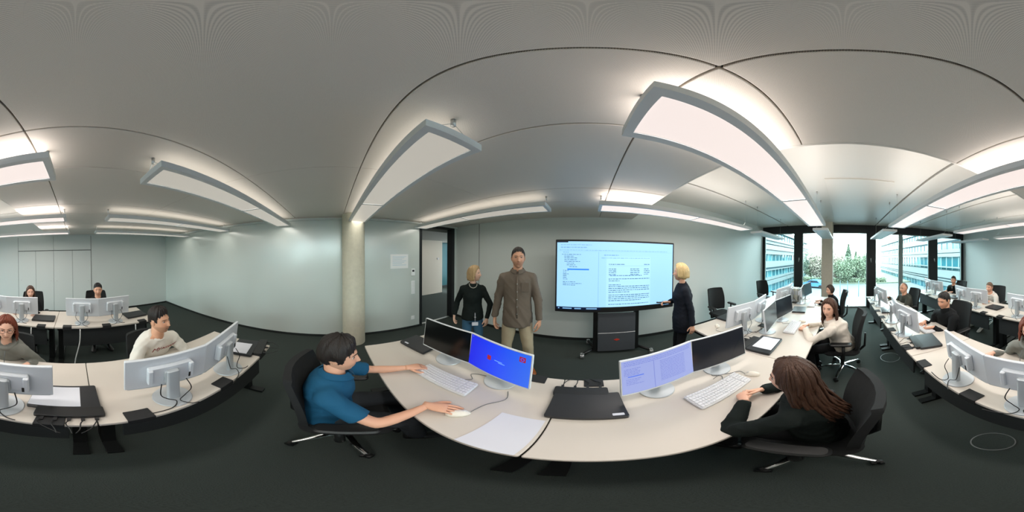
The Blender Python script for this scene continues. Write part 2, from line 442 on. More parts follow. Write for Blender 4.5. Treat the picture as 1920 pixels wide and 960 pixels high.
zsA = [(-3.5, -2.2, 'g'), (-2.2, -1.55, 'w'), (-1.55, -1.45, 'd'), (-1.45, -1.15, 'w'), (-1.15, -.1, 'g'), (-.1, .05, 'w'), (.05, .35, 'd'), (.35, 1.25, 'w'), (1.25, 2.25, 'g'), (2.25, 3.6, 'w'), (3.6, 3.75, 'd'), (3.75, 4.6, 'w'), (4.6, 5.8, 'g'), (5.8, 6.5, 'w'), (2.9, 2.98, 'l'), (4.2, 4.28, 'l')]
wing('office_wing', 'white banded office wing with glass strips seen beyond the dark chairs by the window', 10.2, 1, 7.0, 47, zsA, 0)
zsB = [(-3.5, -2.3, 'g'), (-2.3, -1.7, 'w'), (-1.7, -1.5, 'd'), (-1.5, -1.3, 'w'), (-1.3, -1.1, 'd'), (-1.1, .05, 'w'), (.05, .45, 'g'), (.45, .6, 'l'), (.6, 2.0, 'g'), (2.0, 2.5, 'w'), (2.5, 2.6, 'd'), (2.6, 3.1, 'w'), (3.1, 4.1, 'g'), (4.1, 4.3, 'd'), (4.3, 5.3, 'w'), (5.3, 6.4, 'g'), (6.4, 7.0, 'w')]
wing('office_wing', 'long teal glazed office wing seen behind the bald man and the back row', -14.0, -1, 7.0, 62, zsB, 1)

def tree(x, y, h, w, mleaf, label, conifer=False, n=1500, grp=None):
    r = thing('courtyard_tree', label, 'tree', (x, y, GZ), 0, grp)
    MB().tube([(0, 0, 0), (.05, .03, h*.45), (0, 0, h*.92)], [.16, .1, .02], 7).build('trunk', M['trunk'], r, True)
    for k in range(5):
        a = random.uniform(0, 6.28); z = h*random.uniform(.25, .6)
        MB().tube([(0, 0, z), (math.cos(a)*w*.3, math.sin(a)*w*.3, z+h*.16), (math.cos(a)*w*.45, math.sin(a)*w*.45, z+h*.3)], [.05, .03, .01], 5).build('branch', M['trunk'], r, True)
    rng = np.random.RandomState(int(x*10+y*7) % 9999)
    V = []; F = []
    for i in range(n):
        t = rng.rand()
        if conifer:
            z = h*(.12+.88*t); rad = w*.5*(1-t)**.9*(.35+.65*rng.rand()); a = rng.rand()*6.283
            p = np.array([math.cos(a)*rad, math.sin(a)*rad, z])
        else:
            d = rng.randn(3); d /= np.linalg.norm(d); q = rng.rand()**.4
            p = np.array([d[0]*w*.5*q, d[1]*w*.5*q, h*.56+d[2]*h*.44*q])
            p *= 1+.12*math.sin(3*d[0]+5*d[1]+x)
        s = rng.uniform(.10, .24); u = rng.randn(3); u /= np.linalg.norm(u); v = np.cross(u, rng.randn(3)); v /= np.linalg.norm(v)
        o = len(V); V += [tuple(p+u*s), tuple(p+v*s*.7), tuple(p-u*s), tuple(p-v*s*.7)]; F.append((o, o+1, o+2, o+3))
    c = MB().add(V, F).build('foliage', mleaf, r); c['kind'] = 'stuff'
    return r
TL = [(38, -1.2, 8.6, 3.6, 'leaf3', True, 'tall dark conifer rising above the other trees beyond the car park'),
      (36, -4.0, 5.4, 4.2, 'leaf1', False, 'round green tree at the edge of the far wing, beyond the car park'),
      (37, 1.6, 5.2, 3.8, 'leaf2', False, 'bare brownish tree just beside the square pillar, beyond the car park'),
      (34.5, -.4, 4.6, 4.4, 'leaf1', False, 'bushy green tree in front of the tall conifer'),
      (39, -3.0, 7.0, 2.8, 'leaf3', True, 'slim conifer next to the tall dark conifer'),
      (41, 3.4, 6.2, 4.0, 'leaf2', False, 'bare twiggy tree hidden partly by the square pillar'),
      (36, 5.2, 5.6, 4.2, 'leaf2', False, 'pale brown tree between the pillar and the dark window post'),
      (38, 7.6, 5.6, 4.0, 'leaf1', False, 'green tree at the end of the white banded wing'),
      (43, .3, 6.0, 4.5, 'leaf2', False, 'hazy bare tree far behind the conifer'),
      (42, -6.2, 6.4, 4.5, 'leaf2', False, 'hazy bare tree far behind the round green tree')]
for (x, y, h, w, m, c, lb) in TL: tree(x, y, h*(1. if c else 1.12), w*1.1, M[m], lb, c, 2600)
hd = MB()
rng = np.random.RandomState(3)
hv = []; hf = []
for i in range(2600):
    p = np.array([33.4+rng.rand()*1.2, -9+rng.rand()*18.2, GZ+.2+rng.rand()*.9]); s = .13
    u = rng.randn(3); u /= np.linalg.norm(u); v = np.cross(u, rng.randn(3)); v /= np.linalg.norm(v)
    o = len(hv); hv += [tuple(p+u*s), tuple(p+v*s), tuple(p-u*s), tuple(p-v*s)]; hf.append((o, o+1, o+2, o+3))
o = hd.add(hv, hf).build('hedge', M['leaf1']); tag(o, 'low clipped hedge along the far edge of the car park', 'hedge', None, 'stuff')
# parked cars
def car(x, y, rz, col, label):
    r = thing('parked_car', label, 'car', (x, y, GZ), rz)
    m = mat('car_paint_'+col.strip('#'), col, .25, coat=.6)
    prof = [(-2.1, .35), (-2.1, .75), (-1.9, .88), (-1.25, .95), (-.75, 1.38), (.55, 1.42), (1.25, .98), (1.95, .82), (2.1, .55), (2.1, .35)]
    V = [(px, -.85 if 0 else -.85, pz) for px, pz in prof]+[(px, .85, pz) for px, pz in prof]; n = len(prof)
    F = [tuple(range(n)), tuple(range(2*n-1, n-1, -1))]+[(i, i+n, (i+1) % n+n, (i+1) % n) for i in range(n)]
    MB().add(V, F).build('car_body', m, r)
    for s in (-1, 1):
        MB().add([(-1.1, s*.86, .98), (-.72, s*.86, 1.32), (.5, s*.86, 1.36), (1.1, s*.86, .98)], [(0, 1, 2, 3)]).build('side_window', M['scr_off2'], r)
        for px in (-1.3, 1.3): MB().lathe([(.1, -.1), (.32, -.1), (.32, .1), (.1, .1)], 18, T=Matrix.Translation((px, s*.8, .32)) @ Matrix.Rotation(PI/2, 4, 'X')).build('wheel', M['black'], r, False)
car(28.5, 5.0, 80, '#3d6ea8', 'blue car parked beside the foot of the white banded wing')
for i, (x, y) in enumerate([(22, .4), (22, -.6), (22, -2.1), (22, -3.3)]):
    o = MB().tube([(0, 0, 0), (0, 0, 2.2)], .04, 6).build('bollard_post', M['fdark'], None, True, (x, y, GZ)); tag(o, '%s thin post in the car park, counted from the square pillar' % ['first', 'second', 'third', 'fourth'][i], 'post', 'thin posts in the car park')

# ------------------------------------------------------------------ pendant lamps
LAMPS = {}
def lamp(x0, x1, yc, split, state, label, ztop):
    L = x1-x0; w = .30; z = 2.30
    r = thing('pendant_lamp', label, 'lamp', ((x0+x1)/2, yc, z), 0, 'long pendant office lamps')
    h = L/2; t = .045; e = .035
    fr = MB()
    fr.bx(-h, h, -w/2, -w/2+e, 0, t).bx(-h, h, w/2-e, w/2, 0, t).bx(-h, -h+e, -w/2+e, w/2-e, 0, t).bx(h-e, h, -w/2+e, w/2-e, 0, t)
    if split is not None: fr.bx(split-.015, split+.015, -w/2+e, w/2-e, .002, t)
    fr.build('housing', M['lamp_body'], r)
    md = {'on': M['lamp_on'], 'dim': M['lamp_dim'], 'off': M['lamp_off']}[state]
    segs = [(-h+e, h-e)] if split is None else [(-h+e, split-.015), (split+.015, h-e)]
    for a, b in segs: MB().bx(a, b, -w/2+e, w/2-e, .006, .012).build('diffuser', md, r)
    mu = {'on': M['lamp_up_on'], 'dim': M['lamp_up_dim'], 'off': M['lamp_off']}[state]
    MB().bx(-h+e, h-e, -w/2+.06, w/2-.06, t-.012, t-.004).build('uplight_panel', mu, r)
    if state != 'off':
        for nm, en, zz, rx in (('downlight', DOWN_ON if state == 'on' else DOWN_DIM, .004, 0), ('uplight', UP_ON if state == 'on' else UP_DIM, t+.002, PI)):
            ld = bpy.data.lights.new(nm, 'AREA'); ld.shape = 'RECTANGLE'; ld.size = L-.09; ld.size_y = w-.09; ld.energy = en; ld.color = (1, .93, .88) if state == 'on' else (1, .95, .86)
            lo_ = bpy.data.objects.new(nm, ld); COL.objects.link(lo_); lo_.parent = r; lo_.location = (0, 0, zz); lo_.rotation_euler = (rx, 0, 0)
    for sx in (-1, 1):
        x = sx*(h-.04 if L < 2 else h-.03)
        zt = (ZC if (x+(x0+x1)/2) < .82 else ZH)-z
        wv = MB().tube([(x, -w/2+.05, t), (x, 0, min(zt-.03, t+.11)), (x, 0, zt)], .0018, 5).tube([(x, w/2-.05, t), (x, 0, min(zt-.03, t+.11))], .0018, 5)
        wv.build('suspension_wire', M['alu'], r)
        MB().lathe([(.012, -.05), (.012, 0)], 10, (x, 0, zt)).build('ceiling_fixing', M['alu'], r, True)
    return r
rown = ['nearest the big screen', 'above the front desk row', 'above the second desk row', 'above the back desk row', 'nearest the cupboard wall']
for i, y in enumerate(LY):
    lamp(-3.06, -.46, y, -1.74+1.76, 'dim', 'long dimmed pendant lamp on the corridor side, '+rown[i], ZC)
    lamp(.12, 2.72, y, 1.43-1.42, 'on', 'long brightly lit pendant lamp in mid-room, '+rown[i], ZC)
    lamp(3.12, 4.58, y, None, 'off', 'short unlit pendant lamp close to the windows, '+rown[i], ZH)

# ------------------------------------------------------------------ big screen on a trolley
TVX, TVY = .48, 2.52
tv = thing('display_trolley', 'black wheeled trolley with a grey front panel under the big screen', 'stand', (TVX, TVY, 0))
M['tv_grey'] = mat('trolley_panel_grey', '#474b50', .5); M['tv_red'] = mat('emblem_red', '#c2331f', .5)
for s in (-1, 1): MB().slab((s*.335, .06, .60), (.07, .09, 1.1), .01, .004, 2).build('upright', M['black_steel'], tv)
MB().slab((0, .0, .62), (.60, .03, .36), .006, .004, 1).build('upper_panel', M['tv_grey'], tv)
MB().slab((0, .0, .245), (.60, .03, .37), .006, .004, 1).build('lower_panel', M['tv_grey'], tv)
MB().slab((0, .0, .436), (.60, .034, .010), .003, .002, 1).build('trim_strip', M['alu'], tv)
em = MB()
for k in range(4):
    a = k*PI/2
    em.ball((.016*math.cos(a)*1.6, -.0165, .30+.012*math.sin(a)), (.022, .003, .011), 10, 6)
em.build('emblem', M['tv_red'], tv, True)
MB().slab((0, .08, .07), (.74, .10, .05), .01, .004, 2).build('cross_bar', M['black_steel'], tv)
for s in (-1, 1):
    a = MB().tube([(s*.335, .10, .08), (s*.53, -.14, .075)], .028, 8).tube([(s*.335, .08, .08), (s*.44, .36, .075)], .028, 8)
    a.build('foot', M['black_steel'], tv, True)
    for (x, y) in ((s*.53, -.14), (s*.44, .36)):
        c = MB().lathe([(.012, -.03), (.045, -.026), (.045, .026), (.012, .03)], 18, T=Matrix.Translation((x, y, .046)) @ Matrix.Rotation(PI/2, 4, 'Y')).lathe([(.03, 0), (.03, .03)], 12, (x, y, .07))
        c.build('caster', M['alu'], tv, 'auto')
scr = thing('presentation_screen', 'very large wall-sized display showing a bright document, beside the blonde woman', 'screen', (TVX, TVY-.06, .84))
W, H_ = 1.93, 1.14
MB().slab((0, 0, 0), (W, H_, .07), .012, .006, 3, T=Matrix.Translation((0, .035, H_/2)) @ Matrix.Rotation(PI/2, 4, 'X')).build('cabinet', M['black'], scr)
M['tv_on'] = emis('display_light_blue', '#a0d4ff', .45); M['tv_page'] = emis('display_page_white', '#a8daff', .47)
M['tv_ink'] = emis('display_ink_blue', '#3b6a9c', .36); M['tv_ink2'] = emis('display_ink_soft', '#7fb0dc', .45); M['tv_dark'] = emis('display_dark_bar', '#0d1d3c', .3)
M['tv_sel'] = emis('display_selection', '#1c63c8', .8)
sx0, sx1, sz0, sz1 = -W/2+.025, W/2-.025, .09, H_-.028
def px_(x, z, w, h, m, name, lay=1, par=scr, fy=-.001):
    pass
def scr_rects(name, rects, m, lay):
    kd = len(rects) > 1
    b = MB()
    for (u0, u1, v0, v1) in rects:      # u right, v down, 0..1
        b.bx(sx0+(sx1-sx0)*u0, sx0+(sx1-sx0)*u1, -.0012-.0008*lay, -.0008*lay+.0004, sz1-(sz1-sz0)*v1, sz1-(sz1-sz0)*v0)
    o = b.build(name, m, scr)
    if kd: o['kind'] = 'stuff'
    return o
scr_rects('screen', [(0, 1, 0, 1)], M['tv_on'], 0)
scr_rects('document_page', [(.40, .78, .22, 1)], M['tv_page'], 1)
rg = random.Random(4)
def words_line(u0, u1, v, h=.011):
    out = []; u = u0
    while u < u1-.006:
        w = rg.uniform(.008, .03); out.append((u, min(u+w, u1), v, v+h*rg.uniform(.7, 1))); u += w+.005
    return out
T1 = []
for i, (a, b) in enumerate([(.04, .20), (.06, .14), (.06, .17), (.06, .16), (.06, .19), (.08, .14), (.08, .15), (.10, .17)]): T1 += words_line(a, b, .19+.026*i, .009)
for i in range(6): T1 += words_line(.05, .07+.03*rg.random(), .43+.026*i, .009)
for i, b in enumerate((.16, .20, .15)): T1 += words_line(.05, b, .60+.024*i, .009)
scr_rects('tree_text', T1, M['tv_ink'], 2)
scr_rects('selected_row', [(.085, .26, .405, .425)], M['tv_sel'], 2)
T2 = words_line(.42, .55, .33)+words_line(.72, .77, .33)
for i in range(4): T2 += words_line(.42, .48, .40+.028*i)+words_line(.60, .68, .40+.028*i)+words_line(.72, .77, .40+.028*i)
T2 += words_line(.43, .70, .50)
for v, u in ((.55, .77), (.58, .52), (.64, .52), (.665, .77), (.695, .77), (.725, .77), (.755, .6), (.80, .77), (.83, .77), (.86, .77), (.89, .70), (.95, .77)): T2 += words_line(.42, u, v)
scr_rects('document_text', T2, M['tv_ink'], 2)
T3 = words_line(.03, .28, .045, .012)+words_line(.03, .24, .08, .02)+words_line(.02, .95, .125, .010)+words_line(.38, .50, .19, .018)+words_line(.36, .78, .235, .012)+words_line(.05, .10, .155, .014)
scr_rects('toolbar', T3, M['tv_ink2'], 2)
scr_rects('divider', [(.335, .338, .15, 1), (0, 1, .145, .147), (.42, .77, .355, .358)], M['tv_ink2'], 2)
scr_rects('title_bar', [(0, .09, 0, .016)], M['tv_dark'], 2)
tb = MB()
tb.bx(-W/2+.02, -W/2+.70, -.004, 0, .045, .088)
tb.build('taskbar', M['tv_dark'], scr)
tb = MB()
for a, b in ((.03, .05), (.10, .24), (.28, .38), (.46, .62)): tb.bx(-W/2+.02+a, -W/2+.02+b, -.006, -.003, .058, .075)
for a in range(6): tb.bx(W/2-.2+a*.028, W/2-.2+a*.028+.018, -.006, -.003, .06, .07)
tb.build('taskbar_items', M['tv_ink2'], scr)['kind'] = 'stuff'

# ------------------------------------------------------------------ desks
DH = .74
def make_desk(side):
    """side = +1: the monitor edge is at +y, -1: at -y"""
    r = thing('office_desk', 'x', 'desk')
    MB().slab((0, 0, DH-.0125), (1.424, .722, .025), .006, .003, 2).build('tabletop', M['desk'], r)
    MB().box((0, side*.25, DH-.05), (1.30, .05, .05)).box((0, -side*.2, DH-.05), (1.30, .05, .05)).build('underframe', M['black_steel'], r)
    for s in (-1, 1):
        l = MB().box((s*.645, side*.10, (DH-.05)/2), (.07, .14, DH-.05)).box((s*.645, 0, .015), (.07, .62, .03)).box((s*.645, 0, DH-.06), (.07, .6, .04))
        l.build('leg', M['black_steel'], r)
    MB().box((0, side*.28, DH-.21), (1.2, .018, .30)).build('modesty_panel', M['dark_panel'], r)
    for x in (-.53, 0, .54):
        p = MB().slab((x, side*.325, DH+.002), (.12, .085, .012), .004, .002, 1).box((x, side*.362, DH-.02), (.12, .008, .045))
        p.build('cable_port', M['black_matte'], r)
    return r
pdA = make_desk(1); pdB = make_desk(-1); remember(None)
desk_specs = [
 (pdA, -.845, .68, 'white office desk of the man in the blue polo shirt'),
 (pdA, .585, .68, 'white office desk with a black laptop, of the long-haired woman in black'),
 (pdA, 2.015, .68, 'white office desk of the woman in the pale cardigan'),
 (pdA, 3.445, .68, 'white office desk of the woman by the square pillar'),
 (pdB, 2.015, 1.405, 'empty white desk facing the pale-cardigan woman, near the big screen'),
 (pdB, 3.445, 1.405, 'empty white desk with binders, facing the woman by the pillar'),
 (pdA, -.785, -.965, 'white office desk of the man in the white sweatshirt'),
 (pdA, .645, -.965, 'white office desk of the red-haired woman'),
 (pdA, 2.075, -.965, 'white office desk of the man in the black turtleneck'),
 (pdA, 3.505, -.965, 'white office desk of the bald man'),
 (pdA, -.415, -2.555, 'white back-row desk of the dark-haired man in black before the cupboards'),
 (pdA, 1.015, -2.555, 'white back-row desk of the long-haired woman before the cupboards'),
 (pdA, 2.445, -2.555, 'white back-row desk of the man in the pale hoodie'),
 (pdA, 3.875, -2.555, 'white back-row desk of the young man in the black zip jacket'),
]
used = set()
for (p, x, y, lb) in desk_specs:
    o = p if p.name not in used else copy_tree(p)
    used.add(p.name); o.location = (x, y, 0); o['label'] = lb; o['group'] = 'white office desks'

# ------------------------------------------------------------------ chairs
def make_chair():
    r = thing('office_chair', 'x', 'chair')
    MB().slab((0, .02, .455), (.47, .46, .075), .10, .03, 6).build('seat', M['mesh'], r, 'auto')
    rings = []
    for k in range(9):
        t = k/8; z = .53+.47*t; w = .235-.03*(t**3)-.02*(1-t)**2; yb = -.215-.10*t+.035*math.sin(PI*t*.8)
        ring = []
        pts = [(-1, 0), (-.75, .012), (-.35, -.012), (0, -.02), (.35, -.012), (.75, .012), (1, 0)]
        fr = [(u*w, yb+.055*abs(u)**2+.022, z) for u, _ in pts]
        bk = [(u*w*.98, yb+.055*abs(u)**2-.022, z) for u, _ in reversed(pts)]
        rings.append(fr+bk)
    e = lambda ring, s, dz: [(p[0]*s, p[1], p[2]+dz) for p in ring]
    rings = [e(rings[0], .93, -.018)]+rings+[e(rings[-1], .93, .02)]
    MB().loft(rings).build('backrest', M['mesh'], r, 'auto')
    MB().tube([(0, -.02, .40), (0, -.22, .39), (0, -.29, .47), (0, -.30, .68)], [.03, .03, .028, .02], 8, flat=.6).build('back_support', M['black'], r, True)
    for s in (-1, 1):
        a = MB().tube([(s*.20, .0, .42), (s*.275, .0, .42), (s*.285, .0, .50), (s*.285, .0, .635)], [.02, .022, .02, .018], 8)
        a = a.build('arm_post', M['black'], r, True)
        MB().slab((s*.285, .03, .655), (.085, .26, .035), .035, .012, 5).build('arm_pad', M['black'], r, 'auto')
    MB().lathe([(.028, .10), (.028, .30), (.05, .31), (.05, .41)], 14).build('gas_lift', M['black'], r, 'auto')
    for k in range(5):
        a = 2*PI*k/5+.35; c, s = math.cos(a), math.sin(a)
        l = MB().tube([(c*.02, s*.02, .115), (c*.15, s*.15, .105), (c*.295, s*.295, .075)], [.026, .024, .016], 8, flat=.65).build('base_leg', M['chrome'], r, 'auto')
        T = Matrix.Translation((c*.30, s*.30, .028)) @ Matrix.Rotation(a+.6, 4, 'Z') @ Matrix.Rotation(PI/2, 4, 'Y')
        MB().lathe([(.008, -.024), (.027, -.022), (.027, -.006), (.02, 0), (.027, .006), (.027, .022), (.008, .024)], 14, T=T).lathe([(.014, .03), (.014, .07)], 8, (c*.30, s*.30, 0)).build('caster', M['black'], l, 'auto')
    return r
pch = make_chair(); remember(None)
chair_specs = [
 (-.87, .06, -8, 'black swivel chair under the man in the blue polo shirt'),
 (.72, .13, 2, 'black swivel chair under the long-haired woman in black'),
 (2.15, .0, 2, 'black swivel chair with chrome base under the woman in the pale cardigan'),
 (3.62, .20, 5, 'black swivel chair under the woman by the square pillar'),
 (2.64, 2.42, 174, 'empty black swivel chair beside the blonde woman'),
 (4.45, 2.25, 160, 'empty black swivel chair in the corner by the window'),
 (-.72, -1.44, 4, 'black swivel chair under the man in the white sweatshirt'),
 (.62, -1.44, 3, 'black swivel chair under the red-haired woman'),
 (2.0, -1.56, 4, 'black swivel chair under the man in the black turtleneck'),
 (3.55, -1.46, 8, 'black swivel chair under the bald man'),
 (-.42, -3.22, 0, 'black swivel chair under the dark-haired man in black before the cupboards'),
 (.86, -3.12, 8, 'black swivel chair under the long-haired woman before the cupboards'),
 (2.48, -3.27, 5, 'black swivel chair under the man in the pale hoodie'),
 (3.95, -3.30, 5, 'black swivel chair under the young man in the black zip jacket'),
]
for i, (x, y, a, lb) in enumerate(chair_specs):
    o = pch if i == 0 else copy_tree(pch)
    o.location = (x, y, 0); o.rotation_euler = (0, 0, math.radians(a)); o['label'] = lb; o['group'] = 'black office swivel chairs'
    if i in (6, 7): o.scale = (.92, .92, .84)

# ------------------------------------------------------------------ monitors
def make_monitor(kind):
    r = thing('computer_monitor', 'x', 'monitor')
    MB().lathe([(.0, 0), (.104, 0), (.108, .004), (.105, .010), (.03, .014), (0, .014)], 40).build('base', M['mon_stand'], r, 'auto')
    MB().slab((0, .018, .15), (.072, .035, .29), .014, .006, 4).build('stand_column', M['mon_stand'], r, 'auto')
    T = Matrix.Translation((0, -.045, .245)) @ Matrix.Rotation(math.radians(-7), 4, 'X') @ Matrix.Rotation(PI/2, 4, 'X')
    # panel local: x right, y up, z toward the user
    MB().slab((0, 0, -.004), (.488, .295, .018), .005, .003, 2, T=T).build('panel_shell', M['mon'], r)
    MB().slab((0, 0, .0055), (.488, .295, .003), .005, .001, 2, T=T).build('bezel', M['mon_front'], r)
    sm = {'off': M['scr_off'], 'grey': M['scr_off2'], 'blue': None, 'doc': None}[kind] if kind in ('off', 'grey') else None
    if kind == 'blue':
        m = bpy.data.materials.new('screen_blue_gradient'); m.use_nodes = True; nt = m.node_tree; b = nt.nodes['Principled BSDF']
        tc = nt.nodes.new('ShaderNodeTexCoord'); sp = nt.nodes.new('ShaderNodeSeparateXYZ'); nt.links.new(tc.outputs['Generated'], sp.inputs[0])
        cr = nt.nodes.new('ShaderNodeValToRGB'); nt.links.new(sp.outputs['X'], cr.inputs[0])
        cr.color_ramp.elements[0].color = (*lin('#0a1be0'), 1); cr.color_ramp.elements[1].color = (*lin('#2f6ae8'), 1)
        e = cr.color_ramp.elements.new(.45); e.color = (*lin('#1640f0'), 1)
        nt.links.new(cr.outputs[0], b.inputs['Emission Color']); b.inputs['Emission Strength'].default_value = .46; b.inputs['Base Color'].default_value = (0, 0, .02, 1); b.inputs['Roughness'].default_value = .3
        sm = m
    if kind == 'doc': sm = emis('screen_document_lilac', '#a3b0ea', .30)
    MB().bx(-.238, .238, -.135, .142, .006, .0078, T=T).build('screen', sm, r)
    if kind == 'blue':
        lg = MB()
        for k in range(4): lg.ball((-.055+.010*math.cos(k*PI/2+.8), .012+.013*math.sin(k*PI/2+.8), .008), (.010, .012, .0006), 8, 6, T=T)
        lg.build('desktop_emblem', emis('screen_red', '#b02030', .3), r)
        ic = MB().bx(.165, .205, .075, .115, .0078, .0083, T=T); ic.build('desktop_icon', emis('screen_red', '#b02030', .3), r)
        MB().lathe([(.008, 0), (.013, 0), (.013, .001), (.008, .001)], 16, ring=True, c=(.185, .095, .0084), T=T).build('icon_ring', emis('screen_icon_blue', '#3a3cc0', .7), r)
        ln = MB()
        for k, (u, v, w) in enumerate(((-.01, .006, .06), (.02, -.004, .05), (-.225, .128, .008))): ln.bx(u, u+w, v, v+.005, .0078, .0082, T=T)
        ln.build('desktop_text', emis('screen_soft_blue', '#5a83ee', .8), r)['kind'] = 'stuff'
    if kind == 'doc':
        rg2 = random.Random(9); ln = MB(); ink = emis('screen_document_ink', '#6672bb', .5)
        def row(u0, u1, v, h=.004):
            u = u0
            while u < u1: w = rg2.uniform(.006, .02); ln.bx(u, min(u+w, u1), v, v+h, .0078, .0081, T=T); u += w+.003
        for v in (.128, .115, .103): row(-.225, .22, v)
        for i in range(5): row(-.225, -.15+.03*rg2.random(), .075-.012*i)
        for i in range(4): row(-.215, -.16+.05*rg2.random(), -.01-.014*i)
        for i in range(14): row(-.01, .17, .08-.013*i)
        ln.build('document_text', ink, r)['kind'] = 'stuff'
        MB().bx(-.205, -.115, .012, .018, .0078, .0082, T=T).build('selected_row', emis('screen_selection', '#2d52b8', .7), r)
        MB().bx(-.052, -.049, -.135, .1, .0078, .0081, T=T).build('divider', ink, r)
    # rear: raised box with handles, vents and port cover
    MB().slab((0, .01, -.028), (.26, .155, .032), .012, .008, 3, T=T).build('rear_box', M['mon'], r, 'auto')
    for s in (-1, 1): MB().slab((s*.118, .01, -.045), (.028, .135, .03), .006, .005, 2, T=T).build('rear_grip', M['mon'], r)
    MB().slab((0, -.005, -.050), (.085, .11, .025), .01, .004, 3, T=T).build('stand_mount', M['mon_stand'], r)
    MB().box((-.105, -.03, -.0605), (.012, .045, .002), T=T).build('port_slot', M['black'], r)
    MB().box((0, -.142, -.010), (.46, .006, .014), T=T).build('speaker_grille', M['mon_stand'], r)
    # cables falling from the back to the desk
    for s in (-1, 1):
        MB().tube(curve([(s*.07, .035, .20), (s*.085, .06, .12), (s*.05, .055, .055), (s*.01, .075, .03), (s*.05, .11, .006), (s*.13+.04, .125, .006)]), .0032, 6).build('cable', M['cable'], r, True)
    return r
proto = {k: make_monitor(k) for k in ('off', 'grey', 'blue', 'doc')}; remember(None)
mused = set()
def place_monitor(kind, x, y, a, label, off=0):
    p = proto[kind]; o = p if kind not in mused else copy_tree(p); mused.add(kind)
    o.location = (x, y, DH); o.rotation_euler = (0, 0, math.radians(a)); o['label'] = label; o['group'] = 'white twin desk monitors'
    return o
def pair(c, y, who, flip=0, kinds=('off', 'off'), dx=.245, notes=('', '')):
    place_monitor(kinds[0], c-dx, y, 180*flip+(9 if not flip else -9), notes[0] or 'white monitor of %s, corridor side' % who)
    place_monitor(kinds[1], c+dx, y, 180*flip-(9 if not flip else -9), notes[1] or 'white monitor of %s, window side' % who)
pair(-.755, .885, 'the man in the blue polo', 0, ('off', 'blue'), .245, ('monitor with a black screen in front of the man in the blue polo', 'monitor with a bright blue desktop in front of the man in the blue polo'))
pair(.65, .86, 'the long-haired woman in black', 0, ('doc', 'grey'), .245, ('monitor showing a lilac document beside the black laptop', 'monitor with a dark grey screen by the long-haired woman in black'))
pair(2.10, .92, 'the woman in the pale cardigan', 0, ('grey', 'grey'))
pair(3.66, .90, 'the woman by the square pillar', 0, ('grey', 'grey'))
pair(1.95, 1.18, 'the empty desk facing the pale-cardigan woman', 1)
pair(3.38, 1.18, 'the empty desk with the binders', 1)
pair(-.715, -.725, 'the man in the white sweatshirt', 0)
pair(.60, -.715, 'the red-haired woman', 0)
pair(2.13, -.735, 'the man in the black turtleneck', 0)
pair(3.53, -.76, 'the bald man', 0)
pair(-.33, -2.35, 'the dark-haired man before the cupboards', 0)
pair(1.06, -2.36, 'the long-haired woman before the cupboards', 0)
pair(2.48, -2.36, 'the man in the pale hoodie', 0)
pair(4.05, -2.42, 'the young man in the black zip jacket', 0)
# ------------------------------------------------------------------ things on the desks
def make_keyboard():
    r = thing('keyboard', 'x', 'keyboard')
    T = Matrix.Rotation(math.radians(3), 4, 'X')
    MB().slab((0, 0, .012), (.43, .15, .018), .012, .004, 3, T=T).build('case', M['kb'], r)
    k = MB()
    for row in range(6):
        y = .056-.0225*row-(0 if row else -.004); x = -.203
        n = 0
        while x < .20:
            w = .0165
            if row == 5 and -.12 < x < -.02: w = .098
            elif row in (2, 3, 4) and x < -.20: w = .022
            gap = .012 if (.075 < x+w < .083 or .138 < x+w < .146) else .0025
            k.box((x+w/2, y, .0245), (w, .0175 if row else .014, .007), T=T); x += w+gap; n += 1
    kb = k.build('key_block', M['keys'], r); kb['kind'] = 'stuff'
    return r
pk = make_keyboard(); remember(None)
KB = [(-.79, .655, 8, 'light grey keyboard under the hand of the man in the blue polo'),
      (.70, .63, 2, 'light grey keyboard in front of the long-haired woman in black'),
      (2.11, .665, 3, 'light grey keyboard at the hands of the woman in the pale cardigan'),
      (3.40, .655, 5, 'light grey keyboard in front of the woman by the square pillar'),
      (1.97, -1.03, 4, 'light grey keyboard at the hands of the man in the black turtleneck')]
for i, (x, y, a, lb) in enumerate(KB):
    o = pk if i == 0 else copy_tree(pk)
    o.location = (x, y, DH); o.rotation_euler = (0, 0, math.radians(a)); o['label'] = lb; o['group'] = 'desk keyboards'
    if i < 3:
        MB().tube(curve([(.10, .075, .012), (.14, .12, .004), (.10, .17, .004), (.16, .20, .004), (.30, .20, .004)]), .0023, 6).build('cable', M['cable_grey'], o, True)
def mouse(x, y, a, label, path):
    r = thing('computer_mouse', label, 'mouse', (x, y, DH), a, 'desk mice')
    rings = []
    for k in range(9):
        t = -1+2*k/8; w = .031*math.sqrt(max(0.02, 1-t*t*.92)); h = .034*math.sqrt(max(.02, 1-(t*.95+.12)**2))
        rings.append([(w*math.cos(b), .055*t, max(0, h*math.sin(b))) for b in [PI*j/8 for j in range(9)]]+[(0, .055*t, 0)])
    MB().loft(rings).build('shell', M['mouse'], r, True)
    MB().slab((0, .03, .028), (.006, .016, .012), .003, .002, 2).build('wheel', M['kb'], r)
    if path: MB().tube(curve(path), .0021, 6).build('cable', M['cable_grey'], r, True)
mouse(-.475, .475, -35, 'ivory mouse under the hand of the man in the blue polo', [(0, .055, .01), (-.05, .14, .004), (-.06, .25, .004), (-.13, .30, .004)])
mouse(.985, .60, 25, 'ivory mouse beside the keyboard of the long-haired woman in black', [(0, .055, .01), (.03, .10, .004), (-.02, .16, .004), (-.06, .22, .004), (-.13, .24, .004)])
mouse(2.37, .60, 10, 'ivory mouse beside the keyboard of the woman in the pale cardigan', [(0, .055, .01), (-.02, .12, .004), (-.10, .17, .004)])
mouse(1.60, 1.54, 150, 'ivory mouse on the empty desk near the blonde woman', [(0, .055, .01), (.05, .12, .004), (-.02, .2, .004), (-.2, .22, .004)])
